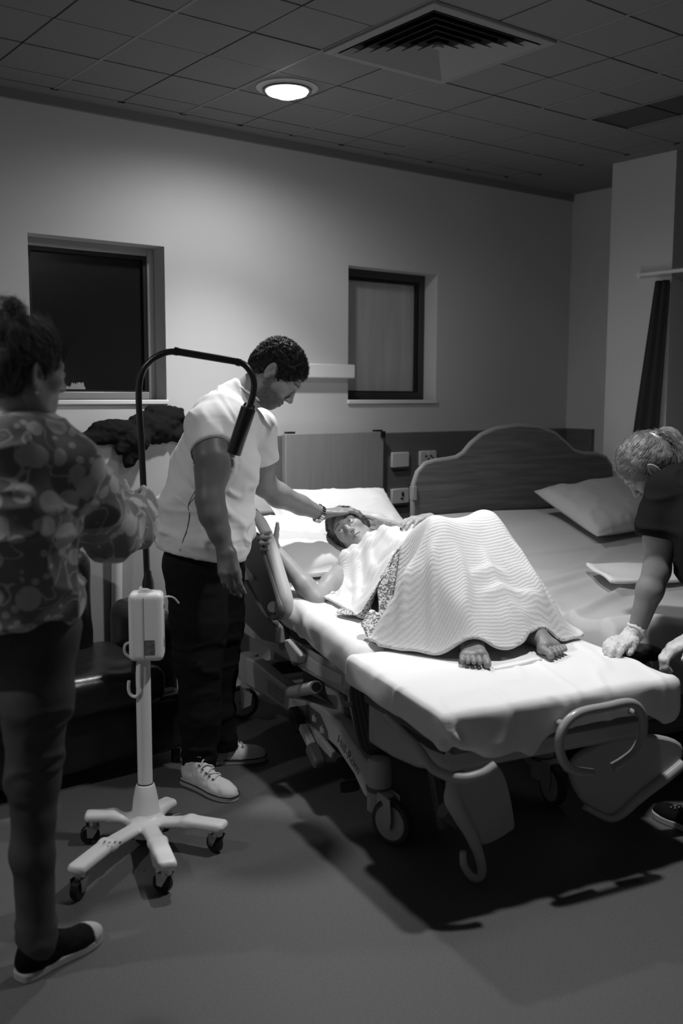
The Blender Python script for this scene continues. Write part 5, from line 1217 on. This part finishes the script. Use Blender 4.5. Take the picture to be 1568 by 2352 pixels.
fw = tent*np.clip((rad-.10)/.15, 0, 1)*(.013*(folds(np.stack([ang.ravel()*4.2, rad.ravel()*2, 0*ang.ravel()], 1), 101)**2).reshape(Z.shape))
chest = np.clip((GU-.42)/.1, 0, 1); q = pts3@np.array([[.82, .57, 0], [-.57, .82, 0], [0, 0, 1]])
fc = chest*(.034*crease(q*np.array([2.4, 15, 1])+5.3, 203, .17)+.012*crease(q*np.array([4, 27, 1])+1.7, 204, .16)).reshape(Z.shape)
Zt0 = Z.copy()
Z = Z+.006+hgt*(fw+fc)+.004*vnoise(pts3*14, 105).reshape(Z.shape)*hgt
poly = np.array([(.30, .945), (.235, .87), (.17, .80), (.075, .845), (.045, .78), (.075, .64), (.085, .50), (.10, .40), (.215, .425), (.30, .47), (.275, .36), (.20, .30), (.10, .22), (.0, .175), (.05, .10), (.14, -.005), (.22, -.085), (.31, -.125), (.42, -.12), (.52, -.075), (.60, -.06), (.70, -.045), (.80, .01), (.815, .2), (.80, .5), (.79, .75), (.74, .93), (.62, 1.01), (.50, 1.0), (.42, .955), (.36, .945)])
pl = catmull(poly, 30, True); gp = np.stack([GV.ravel(), GU.ravel()], 1); db = np.full(len(gp), 9.)
for k_ in [k for k in range(0, len(pl), 6) if not (pl[k, 0] > .11 and .24 < pl[k, 1] < .6)]: db = np.minimum(db, np.hypot(gp[:, 0]-pl[k_, 0], gp[:, 1]-pl[k_, 1]))
db = db.reshape(Z.shape); upper = np.clip((GU-.62)/.1, 0, 1)*np.clip((GV-.2)/.1, 0, 1)
obf = base+.068*np.exp(-((GV-.40)/.21)**6)*np.clip((.10-GU)/.08, 0, 1)+.010*np.exp(-((GV-.22)/.05)**2-((GU+.1)/.1)**2)
lim0 = np.maximum(obf, base)+.012+.010*vnoise(pts3*12, 107).reshape(Z.shape); Z = np.minimum(Z, lim0+3.2*np.maximum(db-.012, 0)+upper*.5)
for _ in range(2):
    A_ = Z.copy(); A_[1:-1, 1:-1] = .25*(Z[2:, 1:-1]+Z[:-2, 1:-1]+Z[1:-1, 2:]+Z[1:-1, :-2]); Z = A_
Z = np.maximum(Z, base+.010)
dwt = np.clip(db/.035, 0, 1)                    # long soft folds that the cloth falls into
for a0_, a1_, sg_, am_ in (((.31, .93), (.13, .50), .013, .024), ((.26, .86), (.09, .62), .011, .018), ((.37, .95), (.24, .52), .014, .026), ((.44, .94), (.33, .56), .013, .020), ((.52, .95), (.43, .60), .015, .018), ((.22, .80), (.20, .58), .010, .014), ((.60, .92), (.58, .66), .016, .016),
        ((.22, .26), (.02, .19), .014, .022), ((.22, .18), (.07, .11), .014, .024), ((.24, .12), (.14, .01), .013, .020), ((.30, .10), (.24, -.07), .016, .016), ((.42, .12), (.44, -.08), .018, .014), ((.55, .14), (.62, -.02), .015, .020), ((.58, .20), (.72, .03), .014, .024), ((.60, .28), (.78, .16), .015, .020), ((.31, -.02), (.60, -.01), .010, .012), ((.28, .03), (.50, .04), .011, .010)):
    A0, A1 = np.array(a0_), np.array(a1_); d_ = A1-A0; L_ = np.hypot(*d_); tt_ = ((GV-A0[0])*d_[0]+(GU-A0[1])*d_[1])/L_**2; pp_ = ((GV-A0[0])*-d_[1]+(GU-A0[1])*d_[0])/L_+.012*np.sin(tt_*4+a0_[0]*30)
    Z = Z+dwt*am_*np.exp(-(pp_/sg_)**2)*np.clip(tt_/.25, 0, 1)*np.clip((1-tt_)/.2, 0, 1)*((tt_ > 0) & (tt_ < 1))
def inside(px, py, pg):
    r = np.zeros(px.shape, bool); j = len(pg)-1
    for i in range(len(pg)):
        xi, yi = pg[i]; xj, yj = pg[j]; cnd = ((yi > py) != (yj > py)) & (px < (xj-xi)*(py-yi)/(yj-yi+1e-12)+xi); r ^= cnd; j = i
    return r
ins = inside(GV+cell*.5, GU+cell*.5, pl)[:-1, :-1]
nU, nV = Z.shape; idx = np.arange(nU*nV).reshape(nU, nV); ci = np.argwhere(ins)
Qb = np.stack([idx[ci[:, 0], ci[:, 1]], idx[ci[:, 0], ci[:, 1]+1], idx[ci[:, 0]+1, ci[:, 1]+1], idx[ci[:, 0]+1, ci[:, 1]]], 1)
cntc = np.zeros(nU*nV, int); np.add.at(cntc, Qb.ravel(), 1); used = np.where(cntc > 0)[0]; mp_ = -np.ones(nU*nV, int); mp_[used] = np.arange(len(used))
arc = np.zeros_like(Z); arc[1:] = np.cumsum(np.sqrt(np.diff(GU, axis=0)**2+np.diff(Zt0, axis=0)**2), 0); arcv = np.zeros_like(Z); arcv[:, 1:] = np.cumsum(np.sqrt(np.diff(GV, axis=1)**2+np.diff(Zt0, axis=1)**2), 1)
Vb = np.stack([GV.ravel(), GU.ravel(), Z.ravel()], 1)[used]; uvb = np.stack([arcv.ravel(), arc.ravel()], 1)[used]
bd_ = np.where(cntc[used] < 4)[0]
for i in bd_:
    d2 = ((pl-Vb[i, :2])**2).sum(1); k = d2.argmin(); Vb[i, :2] = pl[k]
    fi = (pl[k, 1]-us[0])/cell; fj = (pl[k, 0]-vs[0])/cell; i0, j0 = int(min(max(fi, 0), nU-2)), int(min(max(fj, 0), nV-2)); a_, b_ = fi-i0, fj-j0
    bil = lambda G: (1-a_)*(1-b_)*G[i0, j0]+a_*(1-b_)*G[i0+1, j0]+(1-a_)*b_*G[i0, j0+1]+a_*b_*G[i0+1, j0+1]
    notch_ = pl[k, 0] > .11 and .24 < pl[k, 1] < .6; Vb[i, 2] = bil(Z) if (notch_ or pl[k, 1] > .66) else min(bil(Z), bil(lim0))
bl_w = bpa(Vb)
Fb = mp_[Qb][:, ::-1]
bk = mk('blanket', bl_w, Fb, M['knit'], None, uv=uvb); s_ = bk.modifiers.new('solid', 'SOLIDIFY'); s_.thickness = .009; s_.offset = -1
tag(bk, 'white ribbed blanket tented over the patient\'s raised knees', 'blanket')
def zsurf(v, u):
    i = np.clip(((u-us[0])/cell).round().astype(int), 0, nU-1); j = np.clip(((v-vs[0])/cell).round().astype(int), 0, nV-1); return Z[i, j]
# hem roll and woven border of the blanket
def ribbon(name, path, width, inward, m, lift=.006):
    p = catmull(path, 8); n = len(p); V = []; F = []
    for i in range(n):
        t = p[min(i+1, n-1)]-p[max(i-1, 0)]; t = t/np.linalg.norm(t); nn = np.array([-t[1], t[0]])*inward; wv = width*(.8+.3*math.sin(i*.7))
        for k in range(5):
            q_ = p[i]+nn*wv*k/4; V.append((q_[0], q_[1], float(zsurf(np.array(q_[0]), np.array(q_[1])))+lift+.004*math.sin(i*.9+k)))
    for i in range(n-1):
        for k in range(4): F.append((i*5+k, i*5+k+1, (i+1)*5+k+1, (i+1)*5+k))
    o = mk(name, bpa(np.array(V)), F, m, bk); s2 = o.modifiers.new('solid', 'SOLIDIFY'); s2.thickness = .003
    return o
ribbon('woven_border', [(.085, .52), (.10, .405), (.20, .425), (.285, .465)], .05, -1, M['lace'])
ribbon('woven_border', [(.285, .40), (.255, .345), (.19, .295), (.10, .225), (.01, .18)], .055, -1, M['lace'])
rl = [bp(.10+.02*t, .84-.14*t, .705-.006*t) for t in np.linspace(0, 1, 7)]
MB().tube(rl, [.016, .026, .027, .027, .026, .022], 16).build('hem_roll', M['knit'], bk)
MB().prism([bp(.15, .44, .648), bp(.33, .50, .65), bp(.34, .30, .645), bp(.16, .29, .64)], ZI*.012).build('gown_fold', M['gown'], pat, .004)

# ================================================================== THE WOMAN AT THE LAMP
wom = thing('person', (.90, 2.44, 0), 'woman in floral fleece and jeans seen from behind holding the lamp stand', 'person')
wh = Frame(P(56, 852, 2.40), .66*RI-.74*TI-.10*ZI, ZI+.10*RI); WS = .96
parts = []
V, Q, c = head('f', WS, h=.0034, skin=.30, eyes='shut'); parts.append((wh(V), Q, c))
S_ = SDF(*bounds([wh.o, P(40, 1030, 2.42)], .12), .006); S_.cap(wh.pt(-.02, 0, -.07), P(45, 1010, 2.42), .052, .06, .02); V, Q = S_.mesh(); parts.append((V.astype(float), Q, .28))
hp = P(333, 1150, 3.205); wwr = P(312, 1180, 3.06)
S_ = SDF(*bounds([hp, wwr, P(280, 1190, 2.95)], .12), .0034)
S_.cap(P(285, 1190, 2.95), wwr, .034, .027, .012)
hand(S_, wwr, nz(-TI*.75+RI*.45+ZI*.55), RI*-.55+ZI*-.25-TI*.3, ZI*.8-RI*.45, ((55, 70, 40), (58, 72, 40), (60, 72, 40), (60, 70, 40)), .95, .04, (.35, .8, .35), .2)
V, Q = S_.mesh(); V = smoothv(V.astype(float), Q, 1); parts.append((V, Q, .30))
S_ = SDF(*bounds([P(-40, 1000, 2.42), P(150, 1450, 2.45), (.75, 2.3, .05), (.95, 2.55, .05)], .12), .014)
S_.chain([P(40, 1040, 2.42), P(45, 1420, 2.44)], [.11, .12], .03); S_.chain([P(82, 1460, 2.42), P(75, 1790, 2.43), P(84, 2170, 2.45)], [.07, .045, .035], .03); V, Q = S_.mesh(); parts.append((V.astype(float), Q, .28))
V, Q, c = join(parts); mk('body', V, Q, M['skin'], wom, col=c)
V, Q = hairline_cap(WS, .0042, lift=.010, nape=-.06, wave=.003, freq=45, seed=111); hr = mk('hair', wh(V), Q, M['hairg'], wom)
bun = wh.pt(-.055, .0, .128)
S_ = SDF(bun-.09, bun+.09, .005); S_.ell(bun, (.036, .036, .034), .02); S_.cap(bun, wh.pt(-.06, 0, .09), .028, .03, .02); V, Q = S_.mesh(); V = V.astype(float); V = V+vnormals(V, Q)*(.006*vnoise(V*70, 113))[:, None]; mk('hair_bun', V, Q, M['hairg'], hr)
Vh, Qh = hairline_cap(WS, .008, lift=.011, seed=111); Nh = vnormals(Vh, Qh); rad_ = Vh-np.array([-.02, 0, .03]); rad_ /= np.linalg.norm(rad_, axis=1, keepdims=True); pk = RNG.choice(np.where((rad_*Nh).sum(1) > .72)[0], 5000); r0 = Vh[pk]; tgt = np.array([-.075, 0, .11])*WS; dr = tgt-r0; dr -= Nh[pk]*(dr*Nh[pk]).sum(1, keepdims=True); dr /= np.linalg.norm(dr, axis=1, keepdims=True); ln = RNG.uniform(.03, .06, len(pk))[:, None]
st = np.stack([r0+dr*ln*k+Nh[pk]*(.0005+.004*np.sin(k*3.1)*RNG.uniform(0, 1, (len(pk), 1))) for k in np.linspace(0, 1, 6)], 1); strands('hair_lock', None, wh(st.reshape(-1, 3)).reshape(st.shape), .0006, M['hairg'], hr)
n = 500; d_ = RNG.normal(size=(n, 3)); d_ /= np.linalg.norm(d_, axis=1, keepdims=True); tn = np.cross(d_, RNG.normal(size=(n, 3))); st = np.stack([bun+d_*(.034+.006*math.sin(k*3))+tn*.016*k for k in np.linspace(0, 1, 5)], 1); strands('hair_lock', None, st, .0009, M['hairg'], hr)
sphere('earring', wh.pt(-.012, -.083*WS, -.046), .005, M['chrome'], wom)
# fleece
S_ = SDF(*bounds([P(-160, 960, 2.2), P(-160, 1200, 2.7), P(200, 1460, 2.15), P(200, 1000, 2.7), P(345, 1180, 3.0), P(250, 1250, 2.5)], .1), .0075)
for dD in (-.05, .07):
    S_.chain([P(30, 1060, 2.40+dD), P(40, 1200, 2.41+dD), P(50, 1375, 2.43+dD)], [.120, .135, .128], .05)
S_.cap(P(-90, 1060, 2.46), P(150, 1062, 2.40), .075, .075, .06); S_.cap(P(30, 1000, 2.42), P(120, 1040, 2.41), .075, .07, .05)
S_.cap(P(48, 975, 2.41), P(45, 1020, 2.42), .066, .078, .03)                                    # roll collar
S_.chain([P(160, 1075, 2.40), P(212, 1160, 2.52), P(250, 1215, 2.66)], [.082, .080, .082], .04); S_.chain([P(250, 1215, 2.66), P(285, 1200, 2.84), P(308, 1192, 2.96)], [.082, .084, .070], .03)
S_.cap(wwr, P(316, 1182, 3.0), .036, .036, 0., 'sub')
S_.plane(P(60, 1420, 2.43), -ZI+.20*RI)
S_.cap(P(30, 1400, 2.43), P(130, 1375, 2.43), .075, .075, .04); S_.cap(P(56, 905, 2.40), P(52, 955, 2.41), .058, .056, .006, 'sub')
def wr_f(V, N): return .006*vnoise(V*14, 121)+.012*(folds(V*np.array([9, 9, 15]), 122)**3-.3)
V, Q = cloth(S_, wr_f); mk('fleece', V, Q, M['floral'], wom)
# jeans
S_ = SDF(*bounds([P(-120, 1380, 2.25), P(190, 1420, 2.2), P(190, 1420, 2.65), P(20, 2200, 2.4), P(-330, 2150, 2.65)], .08), .008)
S_.ell(P(50, 1440, 2.43), (.145, .13, .13), .04); S_.chain([P(92, 1450, 2.42), P(88, 1600, 2.42), P(75, 1790, 2.43), P(76, 1960, 2.44), P(86, 2165, 2.45)], [.094, .083, .064, .052, .047], .03)
S_.chain([P(-10, 1450, 2.50), P(-90, 1600, 2.50), P(-180, 1790, 2.51), P(-240, 1960, 2.52), P(-270, 2150, 2.54)], [.094, .083, .064, .052, .047], .03)
def wr_wj(V, N): kn = np.exp(-((V[:, 2]-.62)/.16)**2)+np.exp(-((V[:, 2]-.1)/.07)**2)+.3; return .004*vnoise(V*12, 131)+kn*.0055*crease(V*np.array([9, 9, 17]), 132, .25)
V, Q = cloth(S_, wr_wj); wj = mk('jeans', V, Q, M['jeansg'], wom)
shoe(wom, (.800, 2.405), (1.052, 2.482), M['canvasb'], L=.265, toecap=M['soleg'], stripe=False)
shoe(wom, (.48, 2.64), (.71, 2.77), M['canvasb'], L=.265, toecap=M['soleg'], stripe=False)

# ================================================================== THE MIDWIFE
mid = thing('person', bp(1.05, -.42, 0), 'midwife in black scrubs and white gloves bending over the beds at right', 'person')
dh = Frame(P(1484, 1073, 3.62), -.46*RI-.82*ZI-.18*TI, -.80*RI+.52*ZI); DS = .95
parts = []
V, Q, c = head('f', DS, h=.0032, skin=.30, eyes='shut'); parts.append((dh(V), Q, c))
S_ = SDF(*bounds([dh.o, P(1580, 1130, 3.6)], .12), .006); S_.cap(dh.pt(-.02, 0, -.07), P(1560, 1110, 3.60), .052, .06, .02); V, Q = S_.mesh(); parts.append((V.astype(float), Q, .28))
ms, me_, mw = P(1540, 1145, 3.50), P(1508, 1310, 3.47), P(1462, 1448, 3.46)
S_ = SDF(*bounds([ms, me_, mw], .1), .005); S_.chain([ms, P(1515, 1230, 3.48), me_], [.045, .056, .046], .02); S_.chain([me_, P(1492, 1355, 3.46), mw], [.046, .046, .031], .02); S_.cap(mw, P(1440, 1478, 3.455), .03, .028, .01)
V, Q = S_.mesh(); V = smoothv(V.astype(float), Q, 1); parts.append((V, Q, .20))
S_ = SDF(*bounds([P(1650, 1130, 3.6), P(1690, 1320, 3.42), P(1596, 1458, 3.37)], .1), .007); S_.chain([P(1650, 1150, 3.56), P(1685, 1320, 3.42), P(1600, 1455, 3.37)], [.045, .046, .030], .02)
V, Q = S_.mesh(); V = smoothv(V.astype(float), Q, 1); parts.append((V, Q, .20))
S_ = SDF(*bounds([P(1500, 1080, 3.5), P(1760, 1400, 3.2), bp(.9, -.5, .05), bp(1.2, -.3, .05)], .15), .015)
S_.chain([P(1590, 1130, 3.56), P(1690, 1380, 3.36)], [.07, .08], .03); S_.chain([bp(1.03, -.42, .74), bp(1.0, -.42, .45), bp(1.0, -.42, .08)], [.06, .05, .04], .03); S_.chain([bp(1.17, -.42, .74), bp(1.2, -.42, .45), bp(1.2, -.42, .08)], [.06, .05, .04], .03)
V, Q = S_.mesh(); parts.append((V.astype(float), Q, .28))
V, Q, c = join(parts); mk('body', V, Q, M['skin'], mid, col=c)
# glove pressing on the bed edge
S_ = SDF(*bounds([mw, P(1350, 1500, 3.40)], .10), .0034)
gw = P(1444, 1470, 3.455); S_.chain([P(1462, 1446, 3.46), gw], [.036, .032], .01)
hand(S_, gw, PZ(1400, 1482, .655)-gw, -ZI-.2*TI, TI*.8-ZI*.1, ((5, 30, 40), (2, 26, 40), (2, 26, 40), (2, 30, 40)), .98, .02, (.9, .35, .3), .3, infl=.003, k=.010)
V, Q = S_.mesh(); V = smoothv(V.astype(float), Q, 1); V = V+vnormals(V, Q)*(.0022*vnoise(V*90, 141)+.0015*vnoise(V*190, 142))[:, None]
V[:, 2] = np.maximum(V[:, 2], .612); gl = mk('glove', V, Q, M['glove'], mid)
gx = nz(gw-mw); g1 = nz(np.cross(gx, ZI)); g2 = np.cross(gx, g1); MB().tube([mw+g1*.038*math.cos(a)+g2*.038*math.sin(a)+gx*.004*math.sin(3*a) for a in np.linspace(0, 2*math.pi, 24, endpoint=False)], .004, 8, closed=True).build('cuff', M['glove'], gl)
S_ = SDF(*bounds([P(1560, 1480, 3.38), P(1620, 1450, 3.36)], .12), .0045); S_.cap(P(1615, 1440, 3.37), P(1592, 1462, 3.37), .034, .034, .01); hand(S_, P(1592, 1462, 3.37), -RI*.75-ZI*.45, -ZI+.3*RI, TI, (20, 45, 40), .98, .03, infl=.003, k=.010)
V, Q = S_.mesh(); V = smoothv(V.astype(float), Q, 1); V = V+vnormals(V, Q)*(.002*vnoise(V*90, 144))[:, None]; mk('glove', V, Q, M['glove'], mid)
# hair with pony tail
V, Q = hairline_cap(DS, .004, lift=.009, nape=-.065, wave=.0025, freq=45, seed=151); hr = mk('hair', dh(V), Q, M['hairg2'] if 'hairg2' in M else mat('fair_hair', .20, .45, .4), mid); hm = MATS['fair_hair']
tie = dh.pt(-.112, 0, .035); S_ = SDF(*bounds([tie, P(1568, 1040, 3.62)], .09), .0045); S_.chain([tie, P(1535, 1005, 3.62), P(1562, 1035, 3.60), P(1572, 1060, 3.58)], [.022, .036, .036, .02], .02); V, Q = S_.mesh(); V = V.astype(float); V = V+vnormals(V, Q)*(.005*vnoise(V*60, 153))[:, None]; mk('pony_tail', V, Q, hm, hr)
MB().tube([tie+(.020*math.cos(a))*dh.Z*1.1+(.020*math.sin(a))*dh.Y for a in np.linspace(0, 2*math.pi, 18, endpoint=False)], .007, 8, closed=True).build('hair_tie', M['white'], hr)
Vh, Qh = hairline_cap(DS, .008, lift=.010, seed=151); Nh = vnormals(Vh, Qh); rad_ = Vh-np.array([-.02, 0, .03]); rad_ /= np.linalg.norm(rad_, axis=1, keepdims=True); pk = RNG.choice(np.where((rad_*Nh).sum(1) > .72)[0], 5000); r0 = Vh[pk]; tgt = np.array([-.112, 0, .035]); dr = tgt-r0; dr -= Nh[pk]*(dr*Nh[pk]).sum(1, keepdims=True); dr /= np.linalg.norm(dr, axis=1, keepdims=True); ln = RNG.uniform(.015, .032, len(pk))[:, None]
st = np.stack([r0+dr*ln*k+Nh[pk]*(.0005+.0015*np.sin(k*3.1)) for k in np.linspace(0, 1, 6)], 1); strands('hair_lock', None, dh(st.reshape(-1, 3)).reshape(st.shape), .0006, hm, hr)
n = 1100; A0 = tie+RNG.normal(0, .010, (n, 3)); B0 = P(1548, 996, 3.60)+RNG.normal(0, .022, (n, 3)); C0 = P(1570, 1058, 3.57)+RNG.normal(0, .016, (n, 3)); st = np.stack([A0*(1-k)**2+2*k*(1-k)*B0+k*k*C0 for k in np.linspace(0, 1, 8)], 1); strands('hair_lock', None, st, .0009, hm, hr)
for sy in (-1, 1):
    sphere('earring', dh.pt(-.008, sy*.088*DS, -.046*DS), .0042, M['chrome'], mid)
# scrubs
S_ = SDF(*bounds([P(1440, 1030, 3.5), P(1800, 1440, 3.0), P(1560, 1400, 3.7), P(1560, 1400, 3.2), P(1780, 1050, 3.8), bp(1.2, -.42, .7)], .1), .008)
for dD in (-.06, .07): S_.chain([P(1592, 1145, 3.56+dD), P(1625, 1230, 3.48+dD), P(1690, 1380, 3.36+dD)], [.125, .135, .14], .05)
S_.cap(P(1538, 1122, 3.50), P(1625, 1098, 3.68), .066, .070, .05); S_.chain([P(1532, 1130, 3.50), P(1505, 1215, 3.48)], [.074, .074], .03)
S_.chain([P(1570, 1230, 3.5), P(1575, 1310, 3.46)], [.07, .035], .04)
cut_local(S_, P(1502, 1238, 3.48), nz(P(1505, 1215, 3.48)-P(1528, 1112, 3.50)), .10)
V, Q = cloth(S_, lambda V, N: .005*vnoise(V*12, 161)+.008*(folds(V*11, 162)**3-.3)); mk('scrub_top', V, Q, M['scrub'], mid)
S_ = SDF(bp(.75, -.62, 0), bp(1.45, -.20, 1.0), .01) if False else SDF(*bounds([bp(.85, -.6, .0), bp(1.4, -.25, .95), bp(.85, -.25, .5), bp(1.4, -.6, .5)], .12), .01)
S_.ell(bp(1.1, -.42, .86), (.15, .13, .12), .04); S_.chain([bp(1.02, -.42, .82), bp(1.0, -.42, .45), bp(1.0, -.42, .08)], [.095, .075, .065], .03); S_.chain([bp(1.18, -.42, .82), bp(1.2, -.42, .45), bp(1.2, -.42, .08)], [.095, .075, .065], .03); S_.plane((0, 0, .03), (0, 0, -1))
V, Q = cloth(S_, lambda V, N: .006*vnoise(V*10, 165)); mk('scrub_trousers', V, Q, M['scrub'], mid)
for vv in (1.0, 1.2): hl = bp(vv, -.47, 0); te = bp(vv-.03, -.21, 0); shoe(mid, hl[:2], te[:2], M['canvasb'], L=.26, stripe=False)
